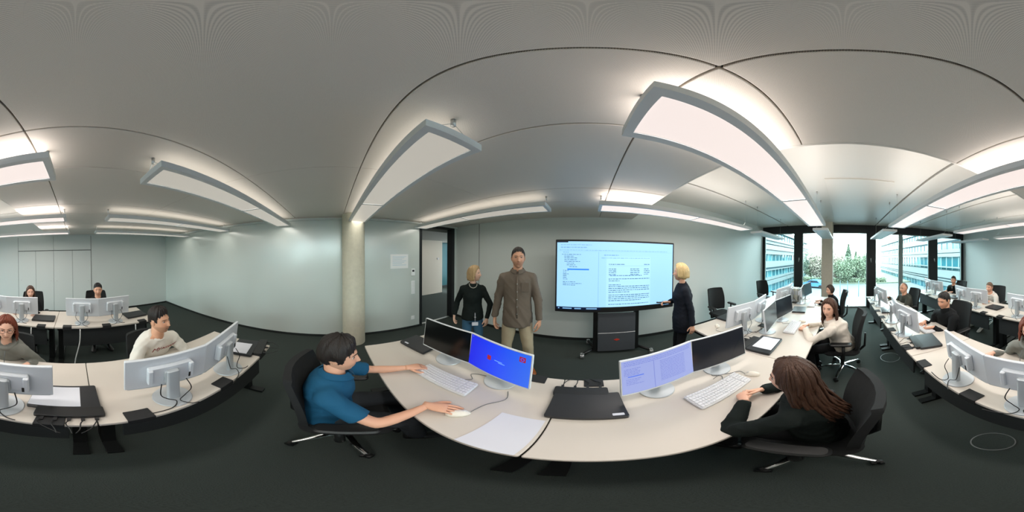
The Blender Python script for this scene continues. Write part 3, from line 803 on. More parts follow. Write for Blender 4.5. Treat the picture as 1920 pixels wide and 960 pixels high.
mouse(3.66, .60, 5, 'ivory mouse in front of the woman by the square pillar', None)

def laptop(x, y, a, label, w=.345, d=.245, dock=None, paper=None, sticker=None, z=DH, tone='laptop'):
    r = thing('closed_laptop', label, 'laptop', (x, y, z), a, 'closed black laptops')
    MB().slab((0, 0, .013), (w, d, .018), .012, .003, 3).build('base', M[tone], r)
    MB().slab((0, 0, .0265), (w, d, .008), .012, .003, 3).build('lid', M[tone], r)
    for sx in (-1, 1):
        for sy in (-1, 1): MB().lathe([(.008, 0), (.008, .005)], 8, (sx*w*.42, sy*d*.4, 0)).build('foot', M['black'], r)
    if sticker: MB().slab((sticker[0], sticker[1], .0308), (.05, .02, .0008), .003, .0002, 2).build('asset_sticker', M['paper'], r)
    return r
def dock(x, y, a, label, nplug=4):
    r = thing('docking_station', label, 'dock', (x, y, DH), a, 'laptop docking stations')
    MB().slab((0, 0, .016), (.30, .085, .030), .012, .004, 3).build('housing', M['black'], r)
    rg = random.Random(int(x*100)+5)
    for k in range(nplug):
        u = -.11+.22*k/max(1, nplug-1)
        MB().box((u, .055, .014), (.016, .03, .010)).build('plug', M['cable'], r)
        v = u*.4+rg.uniform(-.02, .02)
        MB().tube(curve([(u, .07, .014), (u+.01, .10, .022), ((u+v)/2, .14, .012), (v, .17, .006)]), .003, 6).build('cable', M['cable'], r, True)
    return r
def sheet(x, y, a, w, h, label, z=DH, cat='paper'):
    r = MB().slab((0, 0, .0012), (w, h, .0024), .001, .0004, 1).build('paper_sheet', M['paper'], None, False, (x, y, z), (0, 0, math.radians(a)))
    return tag(r, label, cat, 'sheets of paper')
laptop(.012, .745, 0, 'closed black laptop with a white sticker beside the lilac document monitor', .345, .24, sticker=(.13, -.095))
dock(-.02, .885, 0, 'black docking strip with cables behind the stickered laptop', 4)
laptop(-1.37, .825, 14, 'closed black stickered laptop at the desk end of the blue-polo man', .33, .235, sticker=(-.09, -.09))
sheet(-.24, .46, 0, .19, .28, 'blank white sheet on the desk before the man in the blue polo')
laptop(1.50, .765, 3, 'closed black laptop under a white sheet between the two women', .37, .25)
sheet(1.52, .755, 3, .27, .20, 'white sheet lying on the laptop between the two women', DH+.031)
dock(1.46, .93, 0, 'black docking strip in a tangle of cables behind the sheet-covered laptop', 4)
laptop(2.93, .80, 10, 'closed laptop mirroring the sky on the desk of the woman by the pillar', .33, .235)
laptop(.07, -.855, 0, 'closed black laptop half covered by white paper, next to the red-haired woman', .345, .235)
sheet(.115, -.85, 0, .25, .20, 'white paper lying on the laptop next to the red-haired woman', DH+.031)
dock(.04, -.705, 0, 'black docking strip with plugs at the desk joint by the red-haired woman', 5)
laptop(-1.33, -.80, 12, 'closed black laptop under white paper beside the man in the white sweatshirt', .30, .22)
sheet(-1.29, -.815, 12, .20, .17, 'white paper on the laptop beside the man in the white sweatshirt', DH+.031)
dock(-1.41, -.665, 12, 'black docking strip at the desk end of the man in the white sweatshirt', 3)
laptop(1.57, -.885, -12, 'closed black laptop beside the man in the black turtleneck', .335, .235)
dock(1.60, -.765, -8, 'black docking strip with white plugs beside the man in the black turtleneck', 3)
laptop(2.93, -.80, -8, 'closed grey laptop between the turtleneck man and the bald man', .30, .21)
laptop(-.93, -2.50, 6, 'closed black laptop beside the dark-haired man before the cupboards', .34, .24)
laptop(.50, -2.50, 0, 'closed black laptop beside the long-haired woman before the cupboards', .34, .24)
laptop(1.93, -2.57, -2, 'closed black laptop on the back row beside the man in the pale hoodie', .30, .25)
laptop(3.22, -2.60, 0, 'closed black laptop on the back row beside the young man in the zip jacket', .32, .24)
laptop(1.98, 1.66, 4, 'closed black laptop on the empty desk near the blonde woman', .33, .24)
# binders and green box on the far empty desk
M['green'] = mat('box_green', '#2f9a4a', .5); M['binder'] = mat('binder_off_white', '#dcdccf', .6); M['binder2'] = mat('binder_grey', '#a8aaa4', .6)
for i in range(5):
    r = thing('ring_binder', ['slim grey ring binder at the pillar end of the binder row', 'pale ring binder, second from the pillar end of the row', 'pale ring binder in the middle of the binder row', 'pale ring binder next to the one touching the green box', 'pale ring binder touching the green box'][i], 'binder', (3.76+.012*i, 1.02+.062*i, DH), 0, 'ring binders')
    m = M['binder2'] if i == 0 else M['binder']
    MB().slab((0, 0, .14), (.23, .05, .28), .004, .003, 1).build('cover', m, r)
    MB().lathe([(.006, -.001), (.012, -.001), (.012, .002), (.006, .002)], 12, ring=True, T=Matrix.Translation((-.1155, 0, .06)) @ Matrix.Rotation(-PI/2, 4, 'Y')).build('finger_ring', M['alu'], r)
    MB().box((-.1155, 0, .18), (.001, .036, .10)).build('spine_label', M['paper'], r)
r = thing('green_box', 'small green box with a white panel beside the binders', 'box', (3.80, 1.39, DH), 10)
MB().slab((0, 0, .06), (.14, .20, .12), .008, .005, 2).build('case', M['green'], r); MB().box((-.0705, 0, .06), (.001, .12, .04)).build('label_panel', M['paper'], r)
# floor boxes (round carpeted lids with a metal ring)
for (x, y, rr, lb) in ((2.42, -.72, .15, 'round floor outlet lid with metal rim in the aisle by the pale-cardigan woman'), (.52, -.66, .115, 'round floor outlet lid with metal rim under the red-haired woman\'s desk')):
    r = thing('floor_outlet', lb, 'floor outlet', (x, y, 0))
    MB().lathe([(rr-.007, 0), (rr, 0), (rr, .004), (rr-.007, .004)], 40, ring=True).build('rim', M['alu'], r)
    MB().lathe([(0, .0), (rr-.008, 0), (rr-.008, .003), (0, .003)], 40).build('lid', M['carpet'], r)
# hanging power leads under the back row
for i, (x, lb) in enumerate(((.62, 'grey power lead hanging under the back-row desk of the long-haired woman'), (-.05, 'grey power lead hanging under the back-row desk joint'), (-.83, 'grey power lead hanging under the desk of the dark-haired man'))):
    o = MB().tube(curve([(0, 0, DH-.03), (.01, .02, .5), (.06, .03, .25), (.10, .05, .04), (.22, .06, .012)]), .008, 8).build('power_lead', M['cable_white'], None, True, (x, -2.19, 0)); tag(o, lb, 'cable')
# ------------------------------------------------------------------ people
def V3(*a): return Vector(a)
def sst(a, b, x): t = np.clip((x-a)/(b-a), 0, 1); return t*t*(3-2*t)
NA, NE = 88, 60
def head_grid(male=True, jaw=1., smooth=False):
    """head surface, origin mid-head, +y face, +z up, +x the person's right. returns verts, az, el arrays"""
    u = np.linspace(-1, 1, NA, endpoint=False)
    az = PI*(np.sign(u)*np.abs(u)**1.45)            # dense at the face
    w = np.linspace(-1, 1, NE)
    el = PI/2*np.sign(w)*np.abs(w)**1.05
    AZ, EL = np.meshgrid(az, el)
    dx, dy, dz = np.sin(AZ)*np.cos(EL), np.cos(AZ)*np.cos(EL), np.sin(EL)
    x = .0755*np.sign(dx)*np.abs(dx)**.92; y = np.where(dy > 0, .093, .103)*np.sign(dy)*np.abs(dy)**.9; z = .119*dz
    t = np.clip(-z/.119, 0, 1)
    x = x*(1-(.24 if male else .33)*jaw*t**1.6)
    y = np.where(y < 0, y*(1-.42*t**1.2), y*(1-.02*t))
    y = y + .012*t                                   # chin forward
    if not smooth:
        f = sst(.15, .6, dy)
        ax = np.abs(x)
        tip = np.clip((.024-z)/.050, 0, 1)*sst(-.0415, -.030, z)
        sg = .0075+.006*np.clip((.02-z)/.05, 0, 1)
        y = y + f*(.024 if male else .020)*tip*np.exp(-(x/sg)**2)
        y = y - f*.0095*np.exp(-((ax-.031)/.017)**2-((z-.010)/.0125)**2)
        y = y + f*(.0045 if male else .002)*np.exp(-((z-.031)/.009)**2)*np.exp(-(x/.05)**2)
        y = y + f*.004*np.exp(-((ax-.038)/.018)**2-((z+.024)/.02)**2)
        y = y + f*.0055*np.exp(-(x/.024)**2-((z+.0595)/.011)**2) - f*.0035*np.exp(-(x/.024)**2-((z+.0595)/.003)**2)
        y = y - f*.003*np.exp(-(x/.02)**2-((z+.079)/.007)**2)
        y = y + f*.007*np.exp(-(x/.024)**2-((z+.100)/.015)**2)
    return np.stack([x, y, z], -1), AZ, EL
def grid_faces(keep=None):
    F = []
    for i in range(NE-1):
        for j in range(NA):
            q = (i*NA+j, i*NA+(j+1) % NA, (i+1)*NA+(j+1) % NA, (i+1)*NA+j)
            if keep is None or all(keep[k] for k in q): F.append(q)
    return F
HAIRLINE = {
 'short':  [(0, 40), (25, 38), (42, 30), (62, 24), (72, 4), (84, -6), (98, 8), (112, -12), (140, -30), (180, -33)],
 'fade':   [(0, 36), (25, 34), (42, 28), (62, 22), (72, 4), (84, -2), (98, 10), (112, -8), (140, -24), (180, -27)],
 'bowl':   [(0, 30), (25, 26), (42, 20), (62, 14), (74, -12), (86, -14), (100, -4), (112, -20), (140, -38), (180, -40)],
 'bald':   [(0, 80), (60, 78), (85, 30), (95, 12), (112, -12), (140, -24), (180, -27)],
 'long':   [(0, 44), (20, 42), (40, 32), (60, 12), (72, -25), (100, -40), (140, -46), (180, -48)],
}
def hair_cap(style, thick_top, thick_side, male, jig=.0, seed=1):
    P, AZ, EL = head_grid(male, smooth=True)
    hl = HAIRLINE[style]; a = np.degrees(np.abs(AZ)); e = np.degrees(EL)
    rs = np.random.RandomState(seed)
    ph = rs.rand(6)*6.28
    emin = np.interp(a, [p[0] for p in hl], [p[1] for p in hl])+jig*(np.sin(AZ*17+ph[0])+.7*np.sin(AZ*31+ph[1]))
    m = (e-emin)
    th = thick_side+(thick_top-thick_side)*sst(0, 55, e)
    d = P/np.maximum(1e-6, np.linalg.norm(P, axis=-1, keepdims=True))
    wob = 1+.12*np.sin(AZ*13+ph[2]+EL*3)+.10*np.sin(AZ*23+ph[3])
    off = .0018+th*sst(0, 30 if male else 14, m)*wob
    Q = P+d*off[..., None]
    keep = (m > -1.0).reshape(-1)
    Q = Q.reshape(-1, 3)
    return Q, grid_faces(keep)
def lock(mb, az, top_el, length, male, r=.013, back=0., out=.012, wave=.006, seed=0, el_end=-5, flare=0., fwd=0.):
    """one strand running over the skull and then hanging down"""
    rs = random.Random(seed)
    pts = []; A = math.radians(az)
    for k in range(5):
        e = math.radians(top_el+(el_end-top_el)*k/4)
        kx = .0755+out; ky = (.093 if abs(az) < 90 else .103)+out; kz = .119+out
        pts.append(V3(math.sin(A)*math.cos(e)*kx, math.cos(A)*math.cos(e)*ky, math.sin(e)*kz))
    p = pts[-1].copy(); n = max(3, int(length/.035)); ph = rs.uniform(0, 6.28)
    for k in range(1, n+1):
        t = k/n
        q = V3(p.x*(1+flare*t)+wave*math.sin(ph+t*7), p.y*(1+flare*t*.5)-back*t*t+fwd*t+wave*math.cos(ph*1.3+t*6), p.z-length*t)
        pts.append(q)
    m = len(pts)
    R = [r*(.55+.45*min(1, i/3))*(1 if i < m*.65 else 1-.75*(i-m*.65)/(m*.35)) for i in range(m)]
    mb.tube(pts, R, 7, flat=.62, up=(math.sin(A), math.cos(A), .2))

def finger(mb, base, dirv, side, lens, bends, r0, r1):
    """chain of three phalanges bending about the side axis"""
    p = Vector(base); d = Vector(dirv).normalized(); s = Vector(side).normalized(); pts = [p-d*.015]; R = [r0]
    pts.append(p.copy()); R.append(r0)
    for L, b in zip(lens, bends):
        d = Matrix.Rotation(math.radians(b), 3, s) @ d
        pts.append(p+d*L*.5); R.append(r0*.96); p = p+d*L; pts.append(p.copy()); R.append(r0+(r1-r0)*.6)
    pts.append(p+d*.005); R.append(r1*.55); 
    mb.tube(pts, R, 8)
def hand_mesh(mb, T, curl=20, thumb_in=0, spread=3., s=1., right=True):
    """wrist at origin, fingers +y, palm -z, thumb on -x for a right hand (palm down)"""
    m = -1 if right else 1
    h = MB()
    rings = []
    for (y, w, t, z) in ((-.02, .027, .021, 0), (.0, .028, .020, 0), (.025, .034, .019, -.001), (.055, .041, .0165, 0), (.082, .042, .0145, 0), (.094, .037, .011, -.002)):
        rings.append([(w*math.cos(a), y, z+t*math.sin(a)) for a in [2*PI*k/14 for k in range(14)]])
    h.loft(rings)
    sp = [(.030, .088, .043, .026, .022, .0088), (.010, .092, .047, .030, .023, .0090), (-.011, .090, .043, .028, .022, .0086), (-.030, .083, .034, .021, .019, .0076)]
    for i, (x, y, a, b, c, r) in enumerate(sp):
        ang = math.radians((1.5-i)*spread)
        d = V3(math.sin(ang), math.cos(ang), .0)
        k = curl*(1+.10*i)
        finger(h, (x, y-.006, .0), d, (-1, 0, 0), (a, b, c), (k*.55, k*.9, k*.7), r, r*.78)
    finger(h, (.028, .022, -.006), V3(.80-.25*thumb_in, .60, -.18), (0, 0, 1), (.036, .030, .024), (4, 16+10*thumb_in, 14), .0112, .0085)
    Sm = Matrix.Diagonal((m*-1*-1*s if False else (s if m == 1 else -s), s, s, 1))
    # default thumb on +x; mirrored to -x for the right hand
    F = h.f if m == 1 else [tuple(reversed(f)) for f in h.f]
    mb.add([tuple(Sm @ Vector(p)) for p in h.v], F, 0, T)
def axes(fwd, up):
    f = Vector(fwd).normalized(); u = Vector(up); u = (u-f*u.dot(f)).normalized(); x = f.cross(u)
    return Matrix(((x.x, f.x, u.x), (x.y, f.y, u.y), (x.z, f.z, u.z)))
def ik(a, b, l1, l2, pole):
    d = b-a; L = d.length
    if L > (l1+l2)*.995: k = L/((l1+l2)*.995); l1 *= k; l2 *= k
    x = (l1*l1-l2*l2+L*L)/(2*L); h = math.sqrt(max(0, l1*l1-x*x)); n = d.normalized()
    q = Vector(pole); q = q-n*q.dot(n)
    q = q.normalized() if q.length > 1e-6 else n.orthogonal().normalized()
    return a+n*x+q*h
def remesh(mb, voxel, smooth=8, disp=0.):
    me = mb.mesh('tmp', M['paper']); o = bpy.data.objects.new('tmp', me); COL.objects.link(o)
    r = o.modifiers.new('r', 'REMESH'); r.mode = 'VOXEL'; r.voxel_size = voxel; r.use_smooth_shade = True
    s = o.modifiers.new('s', 'SMOOTH'); s.factor = .5; s.iterations = smooth
    dg = bpy.context.evaluated_depsgraph_get(); ev = o.evaluated_get(dg)
    nm = bpy.data.meshes.new_from_object(ev)
    bpy.data.objects.remove(o); bpy.data.meshes.remove(me)
    return nm
def mesh_arrays(me):
    v = np.empty(len(me.vertices)*3); me.vertices.foreach_get('co', v)
    return v.reshape(-1, 3), [tuple(p.vertices) for p in me.polygons]
def cloth_folds(me, amp, freq, seed):
    v = np.empty(len(me.vertices)*3); me.vertices.foreach_get('co', v); v = v.reshape(-1, 3)
    n = np.empty(len(me.vertices)*3); me.vertices.foreach_get('normal', n); n = n.reshape(-1, 3)
    rs = np.random.RandomState(seed); d = np.zeros(len(v))
    for k in range(5):
        q = rs.randn(3)*freq*np.array([1, 1, 1.1])*(.6+.35*k); d += (.5-np.abs(np.sin(.5*(v@q)+rs.rand()*6.28+1.6*np.sin(v@(q[::-1]*.35)+k))))/(1.5+k*.6)
    d = d-np.percentile(d, 8)
    v = v+n*(d*amp)[:, None]
    me.vertices.foreach_set('co', v.reshape(-1)); me.update()

def skin_mat(name, col):
    if name in MATS: return MATS[name]
    m = bpy.data.materials.new(name); m.use_nodes = True; nt = m.node_tree; b = nt.nodes['Principled BSDF']
    at = nt.nodes.new('ShaderNodeAttribute'); at.attribute_name = 'tone'
    nt.links.new(at.outputs['Color'], b.inputs['Base Color'])
    b.inputs['Roughness'].default_value = .5; b.inputs['Specular IOR Level'].default_value = .35
    MATS[name] = m; return m
def hair_mat(col):
    n = 'hair_'+col.strip('#')
    if n in MATS: return MATS[n]
    return mat(n, col, .55, bump=.6, scale=60, var=.45, stretch=(3, 3, .25), spec=.5)
def cloth(name, col, rough=.85, **k): return mat('cloth_'+name, col, rough, bump=.25, scale=k.get('scale', 350), var=k.get('var', .12), spec=.2)
M['eye_white'] = mat('eye_white', '#e6e2dd', .25); M['eye_iris'] = mat('eye_iris', '#3a2c22', .2)
M['lash'] = mat('eye_lash', '#20160f', .6)

def person(label, pelvis, neck, yaw, tyaw, hyaw, hpitch=0, hroll=0, male=True, skin='#d9a98c', top=None, topkind='long', bottom=None, shoes=None,
           hair=('short', '#2a211b', .018, .008), hands=None, feet=None, knees=None, elbows=None, s=1., bulk=1., seated=True,
           vox=.014, brow='#2a211b', beard=0., hem=.0, headscale=1., fold=.006, collar='crew', sleeve_end=1., lockspec=None, lip='#b3705f', extra=None, shoulder=.165):
    pelvis = Vector(pelvis); neck = Vector(neck)
    root = thing('person', label, 'person', (pelvis.x, pelvis.y, 0), 0, 'people in the room')
    O = Vector((pelvis.x, pelvis.y, 0)); Pv = pelvis-O; Nk = neck-O
    def rot(a, v): return Matrix.Rotation(math.radians(a), 3, 'Z') @ Vector(v)
    pr, sr = rot(yaw, (1, 0, 0)), rot(tyaw, (1, 0, 0))            # person's right at pelvis and shoulders
    spine = Nk-Pv
    # spine curve (slightly rounded back)
    tf = rot(tyaw, (0, 1, 0))
    mid = Pv+spine*.5-tf*(.03 if seated else .0)
    def sp(t): return Pv*(1-t)**2+mid*2*t*(1-t)+Nk*t*t
    def ring(c, lat, up, w, d, n=20):
        lat = lat.normalized(); f = up.normalized().cross(lat)
        return [tuple(c+lat*(w*math.cos(a))+f*(d*math.sin(a))) for a in [2*PI*k/n for k in range(n)]]
    fw = (1. if male else .90)*s
    def torso(mb, g, t0=-.16, full=True, hemz=0.):
        spec = [(t0, .172, .134), (0, .172, .132), (.22, .160, .122), (.45, .153, .114), (.68, .166, .122), (.84, .160, .108), (.94, .120, .082), (1.0, .072, .066)]
        if not male: spec = [(t0, .176, .136), (0, .176, .134), (.22, .158, .118), (.42, .142, .106), (.66, .156, .128), (.84, .150, .100), (.94, .110, .076), (1.0, .062, .058)]
        R = []
        for (t, w, d) in spec:
            c = sp(t) if t >= 0 else Pv+spine.normalized()*(t*.45+hemz)
            lat = pr*(1-max(0, t))+sr*max(0, t)
            up = (sp(min(1, t+.05))-sp(max(0, t-.05))) if t > 0 else spine
            k = bulk if .0 <= t <= .7 else 1+(bulk-1)*.5
            R.append(ring(c, lat, up, (w*fw*k+g), (d*fw*k+g)))
        mb.loft(R)
    shz = -.084*s
    SH = {1: Nk+sr*(shoulder*fw)+V3(0, 0, shz), -1: Nk-sr*(shoulder*fw)+V3(0, 0, shz)}
    arms = {}
    for side in (1, -1):
        wr, fd, pn, curl, th = hands[side]
        wv = Vector(wr)-O
        el = ik(SH[side], wv, .285*s, .25*s, Vector(elbows[side]) if elbows else (sr*side*.5+V3(0, 0, -1)-tf*.5))
        arms[side] = (SH[side], el, wv, Vector(fd).normalized(), Vector(pn), curl, th)
    HIP = {1: Pv+pr*.085*fw+V3(0, 0, -.02), -1: Pv-pr*.085*fw+V3(0, 0, -.02)}
    legs = {}
    for side in (1, -1):
        an = Vector(feet[side])-O if feet else (Pv+rot(yaw, (side*.12, .42, 0))); an.z = .075
        LL = (an-HIP[side]).length*.503
        kn = ik(HIP[side], an, .41*s if seated else LL, .40*s if seated else LL, rot(yaw, (side*.15, 1, .25 if seated else 0)))
        legs[side] = (HIP[side], kn, an)
    # --- body
    hd = Nk+V3(0, 0, .0)
    HM = Matrix.Rotation(math.radians(hyaw), 3, 'Z') @ Matrix.Rotation(math.radians(hpitch), 3, 'X') @ Matrix.Rotation(math.radians(hroll), 3, 'Y')
    hc = Nk+V3(0, 0, .150*s*headscale)+Matrix.Rotation(math.radians(hyaw), 3, 'Z') @ V3(0, .028, 0)
    HT = Matrix.Translation(hc) @ HM.to_4x4() @ Matrix.Scale(s*headscale*(1 if male else .95), 4)
    bm = MB()
    torso(bm, -.012)
    for side in (1, -1): bm.tube([Nk-V3(0, 0, .03), Nk.lerp(SH[side], .5)-V3(0, 0, .02), SH[side]], [.055*fw, .055*fw, .048*fw], 10)
    for side in (1, -1):
        a, e, w, *_ = arms[side]
        bm.ball(a, .05*fw).tube([a, a.lerp(e, .5), e], [.046*fw, .043*fw, .036*fw], 10).ball(e, .036*fw).tube([e, e.lerp(w, .3), w], [.038*fw, .037*fw, .024*fw], 10)
        h, k, f = legs[side]
        bm.tube([h, h.lerp(k, .5), k], [.075*fw, .068*fw, .05*fw], 10).ball(k, .05*fw).tube([k, k.lerp(f, .35), f], [.05*fw, .05*fw, .032*fw], 10)
    bme = remesh(bm, .016, 5)
    bv, bf = mesh_arrays(bme); bpy.data.meshes.remove(bme)
    fin = MB(); fin.add([tuple(p) for p in bv], bf)
    nb = len(fin.v)
    # neck
    nk = MB()
    c0 = Nk-V3(0, 0, .05); c2 = hc+HM @ V3(0, -.022, -.05*s)
    cm = c0.lerp(c2, .55)
    r0 = (.058 if male else .048)*s
    nk.loft([ring(c0, sr, V3(0, 0, 1), r0*1.35, r0*1.15, 18), ring(c0.lerp(c2, .3), sr, V3(0, 0, 1), r0*1.05, r0*1.03, 18), ring(cm, sr, V3(0, 0, 1), r0*.98, r0, 18), ring(c2, HM @ V3(1, 0, 0), V3(0, 0, 1), r0*.98, r0*1.05, 18)])
    fin.add(nk.v, nk.f)
    # head with face
    P, AZ, EL = head_grid(male, 1.0)
    hv = P.reshape(-1, 3)
    o0 = len(fin.v)
    fin.add([tuple(HT @ Vector(p)) for p in hv], grid_faces())
    o1 = len(fin.v)
    for sd in (1, -1):
        e = MB(); e.ball((0, 0, 0), (.0085, .019, .031), 12, 9); e.ball((.003*sd, .006, .004), (.008, .011, .019), 10, 7)
        fin.add(e.v, e.f, 0, HT @ Matrix.Translation((sd*.0745, -.008, -.002)) @ Matrix.Rotation(math.radians(-12*sd), 4, 'Z') @ Matrix.Rotation(math.radians(-8), 4, 'X'))
    o2 = len(fin.v)
    for side in (1, -1):
        a, e, w, fd, pn, curl, th = arms[side]
        hand_mesh(fin, Matrix.Translation(w) @ axes(fd, -pn).to_4x4(), curl, th, 3., s*(.98 if male else .88), right=(side == 1))
    me = fin.mesh('body', skin_mat('skin', skin), True)
    sk = np.array(lin(skin)); tone = np.tile(sk, (len(fin.v), 1))
    x, y, z = hv[:, 0], hv[:, 1], hv[:, 2]
    front = (y > .02)
    li = .75*np.exp(-(x/.024)**4-((z+.0595)/.0075)**4)*front
    ck = .35*np.exp(-((np.abs(x)-.04)/.02)**2-((z+.02)/.022)**2)*front
    H = tone[o0:o1].copy()
    H = H*(1-ck[:, None])+ck[:, None]*sk*np.array([1.05, .80, .76])
    H = H*(1-li[:, None])+li[:, None]*np.array(lin(lip))
    if beard:
        bd = beard*sst(-.028, -.045, z)*sst(-.02, .02, y)*(1-np.exp(-(x/.019)**4-((z+.0595)/.007)**4))
        bd = np.maximum(bd, beard*np.exp(-(x/.026)**4-((z+.046)/.006)**4)*front)
        H = H*(1-bd[:, None])+bd[:, None]*np.array(lin(brow))
    ml = .8*np.exp(-(x/.025)**4-((z+.0595)/.0022)**2)*front
    H = H*(1-.7*ml[:, None])
    nz = .35*np.exp(-((np.abs(x)-.007)/.004)**2-((z+.038)/.003)**2)*front
    H = H*(1-nz[:, None])
    tone[o0:o1] = H
    ca = me.color_attributes.new('tone', 'FLOAT_COLOR', 'POINT')
    ca.data.foreach_set('color', np.concatenate([tone, np.ones((len(tone), 1))], 1).reshape(-1))
    bo = bpy.data.objects.new('body', me); COL.objects.link(bo); bo.parent = root
    # eyes, brows
    def surf(px, pz):
        k = np.argmin((x-px)**2+(z-pz)**2+np.where(y < .02, 1, 0)); return y[k]
    for sd in (1, -1):
        ys_ = surf(sd*.031, .010)
        e = MB(); e.ball((sd*.031, ys_-.0035, .010), (.0135, .0075, .0062), 12, 8, T=HT, mi=0); e.ball((sd*.031, ys_+.0012, .010), (.0058, .0035, .0055), 10, 6, T=HT, mi=1)
        eo = e.build('eye', [M['eye_white'], M['eye_iris']], bo, True)
        MB().tube([(sd*(.031+u*.0150), ys_+.0045-.004*u*u, .0145-.0035*u*u+.0008) for u in (-1, -.5, 0, .5, 1)], .0016, 5, T=HT).build('eyelid', M['lash'], bo, True)
        yb = surf(sd*.031, .030)
        MB().tube([(sd*(.031+u*.021), surf(sd*(.031+u*.021), .030)+.0012, .0295+.003*(1-u*u)) for u in (-1, -.5, 0, .5, 1)], [.0022, .0036, .0038, .003, .0015], 6, T=HT, flat=.6).build('eyebrow', mat('brow_'+brow.strip('#'), brow, .8), bo, True)
    # --- hair
    if hair:
        hb = MB(); Q, F = hair_cap(hair[0], hair[2], hair[3], male, hair[4] if len(hair) > 4 else 2.5, abs(hash(label)) % 97 if False else len(label))
        hb.add([tuple(q) for q in Q], F)
        if lockspec: lockspec(hb)
        hb2 = MB(); hb2.add(hb.v, hb.f, 0, HT)
        hb2.build('hair', hair_mat(hair[1]), bo, True)
    # --- top garment
    tb = MB(); torso(tb, .010, -.18-hem, hemz=0)
    for side in (1, -1):
        a, e, w, fd, *_ = arms[side]
        tb.ball(a, .060*fw).tube([Nk-V3(0, 0, .045), Nk.lerp(a, .5)-V3(0, 0, .028), a], [.062*fw, .060*fw, .056*fw], 12).tube([sp(.72)+sr*side*.07*fw, a-V3(0, 0, .04)], [.09*fw, .055*fw], 12)
        if topkind == 'short':
            q = a.lerp(e, .72)
            tb.tube([a, a.lerp(e, .4), q], [.062*fw, .060*fw, .060*fw], 14)
        else:
            w2 = e.lerp(w, .97)
            tb.tube([a, a.lerp(e, .5), e], [.062*fw, .055*fw, .050*fw], 12).ball(e, .050*fw).tube([e, e.lerp(w2, .5), w2], [.050*fw, .045*fw, .037*fw], 12)
    tm = remesh(tb, vox, 5); cloth_folds(tm, fold*1.7, 26, len(label)*3+1)
    tm.materials.clear(); tm.materials.append(top); tm.name = 'top_garment'
    to = bpy.data.objects.new({'short': 'polo_shirt'}.get(topkind, 'sweater') if not extra or 'garment' not in extra else extra['garment'], tm); COL.objects.link(to); to.parent = root
    # collar
    if collar == 'crew':
        MB().tube([tuple(Nk+V3(0, 0, -.012)+sr*(.064*s*math.cos(a))+tf*(.062*s*math.sin(a)+.006)-V3(0, 0, .028*math.sin(a))) for a in [2*PI*k/20 for k in range(21)]], .009*s, 8).build('collar', top, to, True)
    elif collar == 'roll':
        MB().loft([ring(Nk+V3(0, 0, -.03), sr, V3(0, 0, 1), .075*s, .072*s, 20), ring(Nk+V3(0, 0, .01)+tf*.006, sr, V3(0, 0, 1), .066*s, .066*s, 20), ring(Nk+V3(0, 0, .045)+tf*.012, sr, V3(0, 0, 1), .064*s, .066*s, 20), ring(Nk+V3(0, 0, .048)+tf*.012, sr, V3(0, 0, 1), .056*s, .058*s, 20)], caps=False).build('rolled_collar', top, to, True)
    elif collar in ('shirt', 'polo'):
        for sd in (1, -1):
            pts = []
            for k in range(7):
                a = PI/2+sd*(.14+k*(PI-.25)/6)
                pts.append((a, k/6))
            up = []; lo = []
            for a, t in pts:
                c, sn = math.cos(a), math.sin(a); b = Nk+tf*.008
                up.append(b+sr*(-.068*s*c)+tf*(.070*s*sn)+V3(0, 0, .034-.020*max(0, sn)))
                lo.append(b+sr*(-.094*s*c)+tf*(.104*s*sn)+V3(0, 0, .0-.034*max(0, sn)**2))
            th = V3(0, 0, .004)
            Vv = [tuple(p) for p in up]+[tuple(p) for p in lo]+[tuple(p+th) for p in up]+[tuple(p+th) for p in lo]; n = 7; Ff = []
            for k in range(6): Ff += [(k, k+1, n+k+1, n+k), (2*n+k, 3*n+k, 3*n+k+1, 2*n+k+1), (n+k, n+k+1, 3*n+k+1, 3*n+k)]
            MB().add(Vv, Ff).build('collar_flap', top, to, True)
    elif collar == 'hood':
        MB().tube([tuple(Nk+V3(0, 0, -.01)+sr*(.080*s*math.cos(a))+tf*(.070*s*math.sin(a)-.012)-V3(0, 0, .045*max(-.4, math.sin(a)))) for a in [2*PI*k/24 for k in range(25)]], [.026*s+.012*s*max(0, -math.sin(2*PI*k/24)) for k in range(25)], 10).build('hood', top, to, True)
        for sd in (1, -1):
            MB().tube([tuple(Nk+sr*sd*.03+tf*(.105*s)+V3(0, 0, -.06)), tuple(Nk+sr*sd*.034+tf*(.135*s)+V3(0, 0, -.13)), tuple(Nk+sr*sd*.036+tf*(.14*s)+V3(0, 0, -.21))], .003, 6).build('drawstring', M['cable_grey'], to, True)
    # --- trousers and shoes
    lb = MB(); torso(lb, .004, -.20)
    lb = MB()
    lb.loft([ring(Pv+spine.normalized()*.10, pr, spine, .160*fw*bulk, .120*fw*bulk), ring(Pv, pr, spine, .172*fw*bulk, .132*fw*bulk), ring(Pv-V3(0, 0, .07), pr, V3(0, 0, 1), .165*fw, .125*fw)])
    for side in (1, -1):
        h, k, f = legs[side]
        lb.ball(h, .092*fw).tube([h, h.lerp(k, .5), k], [.092*fw, .084*fw, .066*fw], 12).ball(k, .066*fw).tube([k, k.lerp(f, .4), f+V3(0, 0, .01)], [.066*fw, .062*fw, .052*fw], 12)
    lm = remesh(lb, vox, 5); cloth_folds(lm, .007, 24, len(label)*5+2); lm.materials.clear(); lm.materials.append(bottom); lm.name = 'trousers'
    lo = bpy.data.objects.new('trousers', lm); COL.objects.link(lo); lo.parent = root
